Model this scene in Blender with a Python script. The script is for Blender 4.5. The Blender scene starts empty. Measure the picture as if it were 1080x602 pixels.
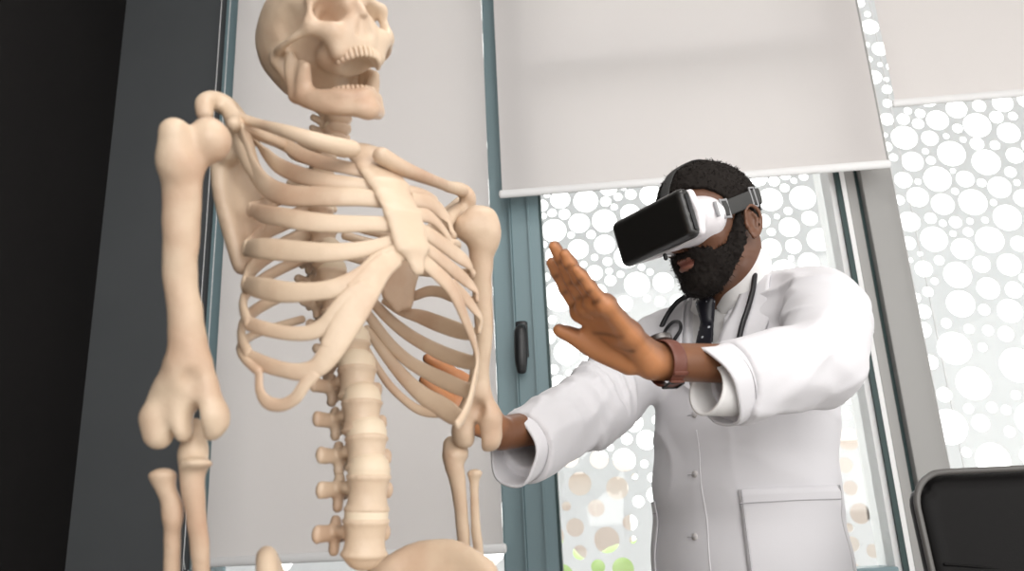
import bpy, math, random
import numpy as np
from mathutils import Vector, Matrix
random.seed(4)
C = bpy.context.scene.collection
SC = bpy.context.scene
# ------------------------------------------------------------------ camera
FPX = 875.0
CAM = np.array([0.0, 0.0, 1.02])
def _rot(yaw, pitch, roll):
    cz, sz = math.cos(yaw), math.sin(yaw)
    a = math.pi/2+pitch; c, s = math.cos(a), math.sin(a)
    Rz = np.array([[cz, -sz, 0], [sz, cz, 0], [0, 0, 1]]); Rx = np.array([[1, 0, 0], [0, c, -s], [0, s, c]])
    cr, sr = math.cos(roll), math.sin(roll); Rr = np.array([[cr, -sr, 0], [sr, cr, 0], [0, 0, 1]])
    return Rz @ Rx @ Rr
RC = _rot(math.radians(4.37), math.radians(17.27), math.radians(-2.73))
cd = bpy.data.cameras.new('camera'); cam = bpy.data.objects.new('camera', cd); C.objects.link(cam)
m4 = np.eye(4); m4[:3, :3] = RC; m4[:3, 3] = CAM
cam.matrix_world = Matrix(m4.tolist())
cd.sensor_width = 36.0; cd.lens = FPX/1080*36.0; cd.clip_start = 0.02; cd.clip_end = 300
cd.dof.use_dof = True; cd.dof.focus_distance = 1.5; cd.dof.aperture_fstop = 5.0
SC.camera = cam
# ------------------------------------------------------------------ colour management
SC.view_settings.view_transform = 'Standard'
SC.view_settings.look = 'None'
SC.view_settings.gamma = 1.0
SC.view_settings.use_curve_mapping = False
SC.view_settings.exposure = 0.47
# ------------------------------------------------------------------ sky: bright hazy day outside the windows
W = bpy.data.worlds.new('daylight'); SC.world = W; W.use_nodes = True
nt = W.node_tree; nt.nodes.clear()
wo = nt.nodes.new('ShaderNodeOutputWorld'); bg = nt.nodes.new('ShaderNodeBackground')
tc = nt.nodes.new('ShaderNodeTexCoord'); sx = nt.nodes.new('ShaderNodeSeparateXYZ'); mr = nt.nodes.new('ShaderNodeMapRange')
nt.links.new(tc.outputs['Generated'], sx.inputs[0]); nt.links.new(sx.outputs['Y'], mr.inputs['Value'])
mr.inputs['From Min'].default_value = 0.0; mr.inputs['From Max'].default_value = 0.6
mr.inputs['To Min'].default_value = 0.68; mr.inputs['To Max'].default_value = 3.4
bg.inputs['Color'].default_value = (1.0, 0.985, 0.97, 1)
nt.links.new(mr.outputs[0], bg.inputs['Strength']); nt.links.new(bg.outputs[0], wo.inputs[0])

def area(name, loc, target, size, power, col):
    l = bpy.data.lights.new(name, 'AREA'); l.shape = 'RECTANGLE'; l.size, l.size_y = size; l.energy = power; l.color = col
    o = bpy.data.objects.new(name, l); C.objects.link(o); o.location = loc
    o.rotation_euler = (Vector(target)-Vector(loc)).to_track_quat('-Z', 'Y').to_euler()
    return o
area('front_soft_fill', (1.1, -1.4, 2.0), (0.0, 1.15, 1.25), (2.6, 1.8), 40, (1.0, 0.98, 0.955))  # unseen soft fill added behind the camera for frontal light
area('side_window_daylight', (2.5, 0.35, 1.5), (-0.1, 1.1, 1.35), (1.6, 1.3), 5, (1.0, 0.965, 0.92))
area('overhead_fill', (0.3, 0.62, 2.95), (0.0, 1.05, 1.2), (0.9, 0.6), 7, (1.0, 0.97, 0.94))  # added fill from above, no fixture in the room

# ------------------------------------------------------------------ helpers
def ray(px, py):
    return RC @ np.array([(px-540)/FPX, -(py-301)/FPX, -1.0])
def P(px, py, d):                      # the point seen at that pixel at depth d along the optical axis
    return CAM + d*ray(px, py)
def onplane(px, py, o, n):
    r = ray(px, py); t = np.dot(np.asarray(o)-CAM, n)/np.dot(r, n); return CAM+t*r
def onY(px, py, Y):
    return onplane(px, py, (0, Y, 0), np.array([0, 1.0, 0]))
def depth(p):
    return -(RC.T @ (np.asarray(p)-CAM))[2]
def proj(p):
    v = RC.T @ (np.asarray(p)-CAM); return (540+FPX*v[0]/-v[2], 301-FPX*v[1]/-v[2])
def nrm(v):
    v = np.asarray(v, float); return v/max(1e-9, np.linalg.norm(v))

def mat(name, col, rough=0.6, metal=0.0, spec=0.5, sss=0.0, noise=None, bump=None, coat=0.0, trans=None, sheen=0.0):
    m = bpy.data.materials.new(name); m.use_nodes = True
    n = m.node_tree.nodes; b = n['Principled BSDF']; L = m.node_tree.links
    b.inputs['Base Color'].default_value = (*col, 1); b.inputs['Roughness'].default_value = rough
    b.inputs['Metallic'].default_value = metal; b.inputs['Specular IOR Level'].default_value = spec
    b.inputs['Coat Weight'].default_value = coat; b.inputs['Sheen Weight'].default_value = sheen
    if sss:
        b.inputs['Subsurface Weight'].default_value = sss; b.inputs['Subsurface Scale'].default_value = 0.01
        b.inputs['Subsurface Radius'].default_value = (1.0, 0.5, 0.3)
    t = n.new('ShaderNodeTexCoord')
    if noise:                                         # (scale, second colour, low, high)
        x = n.new('ShaderNodeTexNoise'); x.inputs['Scale'].default_value = noise[0]; x.inputs['Detail'].default_value = 5
        r = n.new('ShaderNodeValToRGB'); r.color_ramp.elements[0].position = noise[2]; r.color_ramp.elements[1].position = noise[3]
        r.color_ramp.elements[0].color = (*col, 1); r.color_ramp.elements[1].color = (*noise[1], 1)
        L.new(t.outputs['Object'], x.inputs['Vector']); L.new(x.outputs['Fac'], r.inputs['Fac']); L.new(r.outputs['Color'], b.inputs['Base Color'])
    if bump:                                          # (scale, strength, distance)
        x = n.new('ShaderNodeTexNoise'); x.inputs['Scale'].default_value = bump[0]; x.inputs['Detail'].default_value = 6
        p = n.new('ShaderNodeBump'); p.inputs['Strength'].default_value = bump[1]; p.inputs['Distance'].default_value = bump[2]
        L.new(t.outputs['Object'], x.inputs['Vector']); L.new(x.outputs['Fac'], p.inputs['Height']); L.new(p.outputs['Normal'], b.inputs['Normal'])
    if trans:                                         # cloth that lets some daylight through
        tr = n.new('ShaderNodeBsdfTranslucent'); tr.inputs['Color'].default_value = (*trans[0], 1)
        mx = n.new('ShaderNodeMixShader'); mx.inputs[0].default_value = trans[1]
        L.new(b.outputs[0], mx.inputs[1]); L.new(tr.outputs[0], mx.inputs[2]); L.new(mx.outputs[0], n['Material Output'].inputs['Surface'])
    return m

def empty(name, loc, label, cat, group=None):
    o = bpy.data.objects.new(name, None); C.objects.link(o); o.location = Vector([float(x) for x in loc]); o.empty_display_size = 0.1
    o['label'] = label; o['category'] = cat
    if group: o['group'] = group
    return o
def tag(o, label, cat, group=None):
    o['label'] = label; o['category'] = cat
    if group: o['group'] = group
    return o
def wloc(o):
    v = np.zeros(3)
    while o is not None:
        v = v+np.array(o.location); o = o.parent
    return v
def link(name, V, F, m, parent=None, smooth=True, mats=None, fm=None, origin=None):
    V = np.asarray(V, float)
    if origin is not None: org = np.asarray(origin, float)
    elif parent is not None: org = wloc(parent)
    else: org = np.array([V[:, 0].mean(), V[:, 1].mean(), V[:, 2].min()])
    me = bpy.data.meshes.new(name); me.from_pydata((V-org).tolist(), [], F if isinstance(F, list) else F.tolist()); me.update()
    for k in (mats or [m]): me.materials.append(k)
    if fm is not None: me.polygons.foreach_set('material_index', fm)
    me.polygons.foreach_set('use_smooth', [smooth]*len(me.polygons))
    o = bpy.data.objects.new(name, me); C.objects.link(o)
    if parent is not None:
        o.parent = parent; o.location = org-wloc(parent)
    else:
        o.location = org
    return o

class MB:                               # collects shapes for ONE mesh
    def __init__(s): s.V = []; s.F = []; s.n = 0
    def put(s, V, F):
        V = np.asarray(V, float); s.V.append(V); s.F += [[int(i)+s.n for i in f] for f in F]; s.n += len(V); return s
    def box(s, lo, hi, bev=0.0, M=None, o=(0, 0, 0)):
        lo = np.array(lo, float); hi = np.array(hi, float)
        if bev <= 0:
            V = np.array([[x, y, z] for x in (lo[0], hi[0]) for y in (lo[1], hi[1]) for z in (lo[2], hi[2])])
            F = [[0, 1, 3, 2], [4, 6, 7, 5], [0, 4, 5, 1], [2, 3, 7, 6], [0, 2, 6, 4], [1, 5, 7, 3]]
        else:
            import bmesh
            bm = bmesh.new(); bmesh.ops.create_cube(bm, size=1.0)
            for v in bm.verts: v.co = Vector(((lo+hi)/2+(hi-lo)*np.array(v.co)).tolist())
            bmesh.ops.bevel(bm, geom=bm.edges[:], offset=bev, segments=3, profile=0.5, affect='EDGES')
            V = np.array([v.co[:] for v in bm.verts]); bm.verts.index_update(); F = [[v.index for v in f.verts] for f in bm.faces]; bm.free()
        if M is not None: V = V @ np.asarray(M).T + np.asarray(o)
        return s.put(V, F)
    def tube(s, *a, **k): return s.put(*tube(*a, **k))
    def build(s, name, m, parent=None, smooth=True, **k): return link(name, np.vstack(s.V), s.F, m, parent, smooth, **k)

def catmull(pts, n):
    pts = np.asarray(pts, float); k = len(pts)
    if k < 3: 
        t = np.linspace(0, 1, n)[:, None]; return pts[0]*(1-t)+pts[-1]*t
    q = np.vstack([2*pts[0]-pts[1], pts, 2*pts[-1]-pts[-2]])
    seg = np.linalg.norm(np.diff(pts[:, :3], axis=0), axis=1); cum = np.concatenate([[0], np.cumsum(seg)])
    out = []
    for u in np.linspace(0, cum[-1], n):
        i = min(k-2, int(np.searchsorted(cum, u, 'right')-1)); t = (u-cum[i])/max(1e-9, seg[i])
        a, b, c, d = q[i:i+4]
        out.append(0.5*((2*b)+(c-a)*t+(2*a-5*b+4*c-d)*t*t+(3*b-a-3*c+d)*t**3))
    return np.array(out)
def tube(pts, rad, normals=None, n=12, steps=None, cap=True, smooth=True):
    """loft along pts; rad: number, list of numbers or list of (width, thickness); normals: thickness direction"""
    pts = np.asarray(pts, float); k = len(pts)
    if np.isscalar(rad): rad = [rad]*k
    R = np.array([(r, r) if np.isscalar(r) else r for r in rad], float)
    cols = [pts, R]
    if normals is not None:
        N = np.asarray(normals, float)
        if N.ndim == 1: N = np.tile(N, (k, 1))
        cols.append(N)
    A = np.hstack(cols)
    if smooth: A = catmull(A, steps or max(6, 5*(k-1)+1))
    p, r = A[:, :3], np.maximum(A[:, 3:5], 1e-4)
    T = np.gradient(p, axis=0); T /= np.maximum(1e-9, np.linalg.norm(T, axis=1))[:, None]
    if normals is not None:
        Nn = A[:, 5:8]; Nn = Nn-(Nn*T).sum(1)[:, None]*T; Nn /= np.maximum(1e-9, np.linalg.norm(Nn, axis=1))[:, None]
    else:
        a = np.array([0, 0, 1.0]) if abs(T[0][2]) < 0.9 else np.array([1.0, 0, 0])
        Nn = []
        for t in T:
            a = a-np.dot(a, t)*t; a = a/np.linalg.norm(a); Nn.append(a)
        Nn = np.array(Nn)
    B = np.cross(T, Nn)
    rings = []; ang = np.linspace(0, 2*math.pi, n, endpoint=False)
    def ring(c, rr, Bv, Nv): return c+np.cos(ang)[:, None]*rr[0]*Bv+np.sin(ang)[:, None]*rr[1]*Nv
    if cap:
        for a in (0.2, 0.6, 0.87):
            m = min(r[0]); rings.append(ring(p[0]-T[0]*m*math.sqrt(1-a*a)*0.9, r[0]*a, B[0], Nn[0]))
    for i in range(len(p)): rings.append(ring(p[i], r[i], B[i], Nn[i]))
    if cap:
        for a in (0.87, 0.6, 0.2):
            m = min(r[-1]); rings.append(ring(p[-1]+T[-1]*m*math.sqrt(1-a*a)*0.9, r[-1]*a, B[-1], Nn[-1]))
    V = np.vstack(rings); q = len(rings); F = []
    for i in range(q-1):
        for j in range(n):
            F.append([i*n+j, i*n+(j+1) % n, (i+1)*n+(j+1) % n, (i+1)*n+j])
    F.append(list(range(n))[::-1]); F.append([(q-1)*n+j for j in range(n)])
    return V, F

# ---- signed-distance modelling: organic forms blended on a grid, then turned into a mesh
class Field:
    def __init__(s, lo, hi, h):
        s.h = h; s.lo = np.asarray(lo, float)
        s.n = np.ceil((np.asarray(hi, float)-s.lo)/h).astype(int)+1
        s.d = np.full(s.n, 0.2, np.float32)
    def loc(s, lo, hi, pad):
        i0 = np.clip(np.floor((np.asarray(lo)-pad-s.lo)/s.h).astype(int), 0, s.n); i1 = np.clip(np.ceil((np.asarray(hi)+pad-s.lo)/s.h).astype(int)+1, 0, s.n)
        ax = [(s.lo[k]+s.h*np.arange(i0[k], i1[k])).astype(np.float32) for k in range(3)]
        return tuple(slice(i0[k], i1[k]) for k in range(3)), np.meshgrid(*ax, indexing='ij')
    def add(s, pr, k=0.0):
        lo, hi, f = pr; sl, G = s.loc(lo, hi, k+2.5*s.h)
        if 0 in G[0].shape: return s
        a = s.d[sl]; b = f(*G).astype(np.float32)
        r = np.minimum(a, b)
        if k > 0: hh = np.maximum(k-np.abs(a-b), 0)/k; r = r-hh*hh*k*0.25
        s.d[sl] = r; return s
    def sub(s, pr, k=0.0):
        lo, hi, f = pr; sl, G = s.loc(lo, hi, k+2.5*s.h)
        if 0 in G[0].shape: return s
        a = s.d[sl]; b = -f(*G).astype(np.float32)
        r = np.maximum(a, b)
        if k > 0: hh = np.maximum(k-np.abs(a-b), 0)/k; r = r+hh*hh*k*0.25
        s.d[sl] = r; return s
    def inter(s, f):
        sl, G = s.loc(s.lo, s.lo+s.h*(s.n-1), 0); s.d = np.maximum(s.d, f(*G).astype(np.float32)); return s
    def disp(s, f):
        sl, G = s.loc(s.lo, s.lo+s.h*(s.n-1), 0)
        m = np.abs(s.d) < 0.03; s.d[m] += f(G[0][m], G[1][m], G[2][m]).astype(np.float32); return s
    def mesh(s):
        d = s.d.copy(); d[0] = d[-1] = 0.1; d[:, 0] = d[:, -1] = 0.1; d[:, :, 0] = d[:, :, -1] = 0.1
        sg = d < 0; c = [sg[i:d.shape[0]-1+i, j:d.shape[1]-1+j, k:d.shape[2]-1+k] for i in (0, 1) for j in (0, 1) for k in (0, 1)]
        cnt = sum(x.astype(np.int8) for x in c); act = (cnt > 0) & (cnt < 8)
        I = np.argwhere(act); idx = np.full(act.shape, -1, np.int64); idx[act] = np.arange(len(I))
        off = np.array([(i, j, k) for i in (0, 1) for j in (0, 1) for k in (0, 1)])
        val = np.stack([d[I[:, 0]+o[0], I[:, 1]+o[1], I[:, 2]+o[2]] for o in off], 1)
        acc = np.zeros((len(I), 3)); num = np.zeros(len(I))
        for a in range(8):
            for b in range(a+1, 8):
                if np.abs(off[a]-off[b]).sum() == 1:
                    va, vb = val[:, a], val[:, b]; m = (va < 0) != (vb < 0)
                    t = np.where(m, va/np.where(m, va-vb, 1), 0)
                    acc += np.where(m[:, None], off[a]+(off[b]-off[a])*t[:, None], 0); num += m
        V = s.lo+s.h*(I+acc/np.maximum(num, 1)[:, None])
        Q = []
        for ax in range(3):
            u, v = (ax+1) % 3, (ax+2) % 3
            a = [slice(1, -1)]*3; a[ax] = slice(0, -1); b = list(a); b[ax] = slice(1, None)
            s0, s1 = sg[tuple(a)], sg[tuple(b)]
            E = np.argwhere(s0 != s1); 
            if len(E) == 0: continue
            fl = s0[E[:, 0], E[:, 1], E[:, 2]]
            E = E+np.array([0 if k == ax else 1 for k in range(3)])
            eu = np.eye(3, dtype=int)[u]; ev = np.eye(3, dtype=int)[v]
            q = np.stack([idx[tuple((E-o).T)] for o in (eu+ev, ev, 0*eu, eu)], 1)
            q[~fl] = q[~fl][:, ::-1]; Q.append(q)
        Q = np.vstack(Q); Q = Q[(Q >= 0).all(1)]
        return V, Q
def relax(V, Q, it=2, f=0.5):
    E = np.vstack([Q[:, [0, 1]], Q[:, [1, 2]], Q[:, [2, 3]], Q[:, [3, 0]]]); E = np.vstack([E, E[:, ::-1]])
    n = np.bincount(E[:, 0], minlength=len(V))[:, None]
    for _ in range(it):
        S = np.stack([np.bincount(E[:, 0], V[E[:, 1], k], len(V)) for k in range(3)], 1)
        V = V*(1-f)+f*S/np.maximum(n, 1)
    return V
def vnormals(V, Q):
    fn = np.cross(V[Q[:, 2]]-V[Q[:, 0]], V[Q[:, 3]]-V[Q[:, 1]]); N = np.zeros_like(V)
    for k in range(4): 
        for a in range(3): N[:, a] += np.bincount(Q[:, k], fn[:, a], len(V))
    return N/np.maximum(1e-12, np.linalg.norm(N, axis=1))[:, None]
def cone(a, b, ra, rb=None):
    a = np.asarray(a, float); b = np.asarray(b, float); rb = ra if rb is None else rb
    ab = b-a; L2 = max(1e-12, float(ab@ab)); m = max(ra, rb)
    def f(x, y, z):
        px, py, pz = x-a[0], y-a[1], z-a[2]; t = np.clip((px*ab[0]+py*ab[1]+pz*ab[2])/L2, 0, 1)
        return np.sqrt((px-t*ab[0])**2+(py-t*ab[1])**2+(pz-t*ab[2])**2)-(ra+(rb-ra)*t)
    return np.minimum(a, b)-m, np.maximum(a, b)+m, f
def chain(F, pts, rad, k):                # one smooth tapering limb through the points
    A = catmull(np.hstack([np.asarray(pts, float), np.asarray(rad, float)[:, None]]), max(3, 5*(len(pts)-1)+1)) if len(pts) > 2 else np.hstack([np.asarray(pts, float), np.asarray(rad, float)[:, None]])
    cs = [cone(A[i, :3], A[i+1, :3], A[i, 3], A[i+1, 3]) for i in range(len(A)-1)]
    lo = np.min([c[0] for c in cs], 0); hi = np.max([c[1] for c in cs], 0)
    def f(x, y, z):
        d = None
        for c in cs:
            q = c[2](x, y, z); d = q if d is None else np.minimum(d, q)
        return d
    F.add((lo, hi, f), k)
def ell(c, r, M=None):                   # M rows = local axes
    c = np.asarray(c, float); r = np.asarray(r, float); M = np.eye(3) if M is None else np.asarray(M)
    e = np.sqrt(((M*r[:, None])**2).sum(0))
    def f(x, y, z):
        p = (x-c[0], y-c[1], z-c[2]); q = [M[i, 0]*p[0]+M[i, 1]*p[1]+M[i, 2]*p[2] for i in range(3)]
        k0 = np.sqrt(sum((q[i]/r[i])**2 for i in range(3))); k1 = np.sqrt(sum((q[i]/r[i]**2)**2 for i in range(3)))
        return k0*(k0-1)/np.maximum(k1, 1e-6)
    return c-e, c+e, f
def rbox(c, hlf, M=None, r=0.005):
    c = np.asarray(c, float); hlf = np.asarray(hlf, float); M = np.eye(3) if M is None else np.asarray(M)
    e = (np.abs(M)*hlf[:, None]).sum(0)
    def f(x, y, z):
        p = (x-c[0], y-c[1], z-c[2]); q = [np.abs(M[i, 0]*p[0]+M[i, 1]*p[1]+M[i, 2]*p[2])-(hlf[i]-r) for i in range(3)]
        o = np.sqrt(sum(np.maximum(t, 0)**2 for t in q)); return o+np.minimum(np.maximum(np.maximum(q[0], q[1]), q[2]), 0)-r
    return c-e, c+e, f
def econe(a, b, ra, rb, ax):             # elliptical taper: ra/rb = (radius along ax, radius across)
    a = np.asarray(a, float); b = np.asarray(b, float); ab = b-a; L = np.linalg.norm(ab); T = ab/L
    X = np.asarray(ax, float); X = nrm(X-(X@T)*T); Y = np.cross(T, X); m = max(*ra, *rb)
    def f(x, y, z):
        p = (x-a[0], y-a[1], z-a[2]); t = p[0]*T[0]+p[1]*T[1]+p[2]*T[2]; w = np.clip(t/L, 0, 1)
        r1 = ra[0]+(rb[0]-ra[0])*w; r2 = ra[1]+(rb[1]-ra[1])*w; rm = np.minimum(r1, r2)
        u = (p[0]*X[0]+p[1]*X[1]+p[2]*X[2])/r1; v = (p[0]*Y[0]+p[1]*Y[1]+p[2]*Y[2])/r2; o = (t-w*L)/rm
        k = np.sqrt(u*u+v*v+o*o); g = np.sqrt((u/r1)**2+(v/r2)**2+(o/rm)**2)
        return k*(k-1)/np.maximum(g, 1e-5)
    return np.minimum(a, b)-m, np.maximum(a, b)+m, f
_hs = np.random.RandomState(3).rand(32, 32, 32).astype(np.float32)
def vnoise(x, y, z):
    i = [np.floor(q).astype(int) for q in (x, y, z)]; f = [(q-np.floor(q)) for q in (x, y, z)]; f = [q*q*(3-2*q) for q in f]
    r = 0
    for a in (0, 1):
        for b in (0, 1):
            for c in (0, 1):
                w = (f[0] if a else 1-f[0])*(f[1] if b else 1-f[1])*(f[2] if c else 1-f[2])
                r = r+w*_hs[(i[0]+a) % 32, (i[1]+b) % 32, (i[2]+c) % 32]
    return r*2-1
# ------------------------------------------------------------------ materials
M = {}
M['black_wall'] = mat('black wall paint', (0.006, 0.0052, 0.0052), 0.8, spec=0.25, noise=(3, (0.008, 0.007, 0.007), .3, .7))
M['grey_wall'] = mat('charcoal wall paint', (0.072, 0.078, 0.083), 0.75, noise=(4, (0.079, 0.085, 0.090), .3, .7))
M['white_wall'] = mat('white wall paint', (0.75, 0.74, 0.73), 0.8)
M['floor'] = mat('grey vinyl floor', (0.42, 0.40, 0.38), 0.5, noise=(6, (0.46, 0.44, 0.42), .3, .7))
M['teal'] = mat('teal grey window paint', (0.185, 0.27, 0.295), 0.42, noise=(2, (0.20, 0.29, 0.315), .3, .7))
M['flare_grey'] = mat('frame paint greyed by flare', (0.34, 0.335, 0.325), 0.45)  # flare haze on the right-hand frame put into its base colour
M['gasket'] = mat('dark rubber gasket', (0.02, 0.05, 0.05), 0.5)
M['white_metal'] = mat('white lacquer', (0.82, 0.82, 0.82), 0.5)
M['blind'] = mat('off white blind fabric', (0.86, 0.835, 0.825), 0.9, bump=(900, 0.15, 0.0005), trans=((0.88, 0.85, 0.84), 0.56))
M['facade'] = mat('light grey perforated metal', (0.78, 0.785, 0.80), 0.6, trans=((0.80, 0.80, 0.81), 0.42))
M['bone'] = mat('ivory plastic bone', (0.635, 0.49, 0.355), 0.42, noise=(13, (0.50, 0.32, 0.215), .44, .74), bump=(75, 0.4, 0.002))
M['joint_dark'] = mat('dark joint recess', (0.12, 0.085, 0.04), 0.7)
M['disc'] = mat('pale cartilage disc', (0.76, 0.64, 0.48), 0.5, noise=(14, (0.68, 0.53, 0.38), .4, .7))
M['black_metal'] = mat('black satin metal', (0.012, 0.013, 0.014), 0.35)
M['chrome'] = mat('polished steel', (0.72, 0.72, 0.72), 0.2, metal=1.0)
M['leather'] = mat('black leather', (0.0045, 0.004, 0.004), 0.5, spec=0.13, bump=(420, 0.25, 0.0008))
M['piping'] = mat('grey leather piping', (0.10, 0.095, 0.09), 0.35)

def glass_mat():
    m = bpy.data.materials.new('window glass'); m.use_nodes = True; n = m.node_tree.nodes; n.clear(); L = m.node_tree.links
    o = n.new('ShaderNodeOutputMaterial'); t = n.new('ShaderNodeBsdfTransparent'); g = n.new('ShaderNodeBsdfGlossy'); x = n.new('ShaderNodeMixShader'); f = n.new('ShaderNodeFresnel')
    t.inputs['Color'].default_value = (0.97, 0.985, 0.98, 1); g.inputs['Roughness'].default_value = 0.03; f.inputs['IOR'].default_value = 1.45
    L.new(f.outputs[0], x.inputs[0]); L.new(t.outputs[0], x.inputs[1]); L.new(g.outputs[0], x.inputs[2]); L.new(x.outputs[0], o.inputs[0]); return m
M['glass'] = glass_mat()

# ------------------------------------------------------------------ the room shell
YW = 2.40
XC = float(onY(101, 301, YW)[0])
def xw(px, py, Y): return float(onY(px, py, Y)[0])
def zw(px, py, Y): return float(onY(px, py, Y)[2])
def struct(name, boxes, m, parent=None, bev=0.0):
    b = MB()
    for lo, hi in boxes: b.box(lo, hi, bev)
    o = b.build(name, m, parent, smooth=False)
    if parent is None: o['kind'] = 'structure'
    return o
XR = 3.4; ZT = 3.05
struct('floor', [((XC-0.1, -1.3, -0.1), (XR, YW+0.12, 0.0))], M['floor'])
struct('ceiling', [((XC-0.1, -1.3, ZT), (XR, YW+0.12, ZT+0.1))], M['white_wall'])
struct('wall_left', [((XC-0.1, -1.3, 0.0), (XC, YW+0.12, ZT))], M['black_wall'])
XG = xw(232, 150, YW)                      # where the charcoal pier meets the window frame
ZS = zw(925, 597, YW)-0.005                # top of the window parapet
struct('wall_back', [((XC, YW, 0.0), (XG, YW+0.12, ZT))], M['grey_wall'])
struct('wall_parapet', [((XG, YW, 0.0), (XR, YW+0.12, ZS-0.05))], M['white_wall'])
struct('trim_1', [((XG, YW-0.10, ZS-0.05), (XR, YW+0.16, ZS-0.02))], M['white_metal'], bev=0.004)   # window sill board

def win(n, x0, x1, st0, st1, y0=None, zt=ZT-0.02, mf='teal', rail=0.05, transom=None, right=True):
    """window: frame (stiles st0/st1 wide) + glass"""
    y0 = YW-0.02 if y0 is None else y0; y1 = YW+0.08; zb = ZS-0.02
    f = MB()
    f.box((x0, y0, zb), (x0+st0, y1, zt), 0.004); 
    if right: f.box((x1-st1, y0, zb), (x1, y1, zt), 0.004)
    f.box((x0+st0, y0+0.005, zb), (x1-st1, y1, zb+0.024), 0.004); f.box((x0+st0, y0+0.005, zt-rail), (x1-st1, y1, zt), 0.004)
    if transom: f.box((x0+st0, y0+0.005, transom-0.035), (x1-st1, y1, transom+0.035), 0.004)
    o = f.build('window_%d' % n, M[mf], None, smooth=False); o['kind'] = 'structure'
    g = MB(); g.box((x0+st0-0.005, YW+0.045, zb+0.02), (x1-st1+0.005, YW+0.051, zt-rail+0.005))
    g.build('glass_pane', M['glass'], o, smooth=False)
    return o
# left window (behind the long blind), centre window, right window
xm0 = xw(521.5, 300, YW); xm1 = xw(543, 300, YW)
w1 = win(1, XG, xm0+0.001, xw(246, 150, YW)-XG+0.02, 0.004)
struct('trim_2', [((xm0, YW-0.03, ZS-0.02), (xm1, YW+0.09, ZT-0.02))], M['teal'], bev=0.003)          # fixed mullion
xs1 = xw(574, 300, YW-0.05)
xr0 = xw(896.5, 300, YW-0.03); 
zt2 = zw(730, 80, YW)
w2 = win(2, xm1, xr0, xs1-xm1, 0.008, y0=YW-0.055, transom=zt2, right=False)
b = MB()                                                        # gaskets and beads along the centre sash
b.box((xs1-0.003, YW-0.057, ZS), (xs1+0.004, YW+0.03, ZT-0.07)); b.build('gasket', M['gasket'], w2, smooth=False)
b = MB(); b.box((xm1+0.052, YW-0.064, ZS), (xm1+0.058, YW-0.05, ZT-0.07)); b.box((xm1-0.004, YW-0.058, ZS), (xm1+0.0, YW-0.02, ZT-0.07)); b.build('bead', M['teal'], w2, smooth=False)
# right stile of the centre window: white outer jamb, dark gasket, white bead
yr = YW-0.02
def strip(name, pa, pb, y0, y1, m, par, py=300):
    q = MB(); q.box((xw(pa, py, y0), y0, ZS-0.01), (xw(pb, py, y0), y1, ZT-0.05)); return q.build(name, m, par, smooth=False)
strip('outer_jamb', 887, 893.5, YW+0.10, YW+0.15, M['white_metal'], w2)
strip('jamb_face', 893, 906, yr+0.001, YW+0.12, M['white_metal'], w2)
strip('dark_gasket', 900.5, 906, yr-0.012, yr+0.0005, M['gasket'], w2)
strip('white_bead', 906, 911, yr-0.014, YW+0.06, M['white_metal'], w2)
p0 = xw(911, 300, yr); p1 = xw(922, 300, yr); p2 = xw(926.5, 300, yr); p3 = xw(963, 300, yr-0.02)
pst = struct('trim_3', [((p0, yr, ZS-0.02), (p1, YW+0.1, ZT-0.02)), ((p2, yr-0.02, ZS-0.02), (p3, YW+0.1, ZT-0.02))], M['flare_grey'], bev=0.003)
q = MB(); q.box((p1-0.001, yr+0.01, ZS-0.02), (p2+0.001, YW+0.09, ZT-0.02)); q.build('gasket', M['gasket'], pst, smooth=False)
w3 = win(3, p3, XR, 0.012, 0.08, mf='flare_grey')

# window handle on the centre sash
h = empty('window_handle', P(550.5, 392, depth(onY(550.5, 392, YW-0.06))), 'black oval lever handle on the teal window sash', 'handle')
hc = onY(550.5, 362, YW-0.056)
q = MB()
ra = np.linspace(0, 2*math.pi, 28, endpoint=False)
q.tube([hc+np.array([0, 0.004, 0.062]), hc+np.array([0, 0.004, -0.040])], [(0.021, 0.007)]*2, normals=(0, 1, 0), n=16, steps=6); q.build('backplate', M['black_metal'], h)
q = MB(); q.tube([hc+np.array([0.002, -0.002, 0.040]), hc+np.array([0.002, -0.030, 0.038]), hc+np.array([0.0, -0.042, 0.020]), hc+np.array([-0.002, -0.042, -0.055]), hc+np.array([-0.002, -0.038, -0.090])],
       [(0.012, 0.010), (0.014, 0.012), (0.018, 0.011), (0.018, 0.010), (0.013, 0.008)], normals=(0, 1, 0), n=14, steps=26); q.build('lever', M['black_metal'], h)

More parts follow.
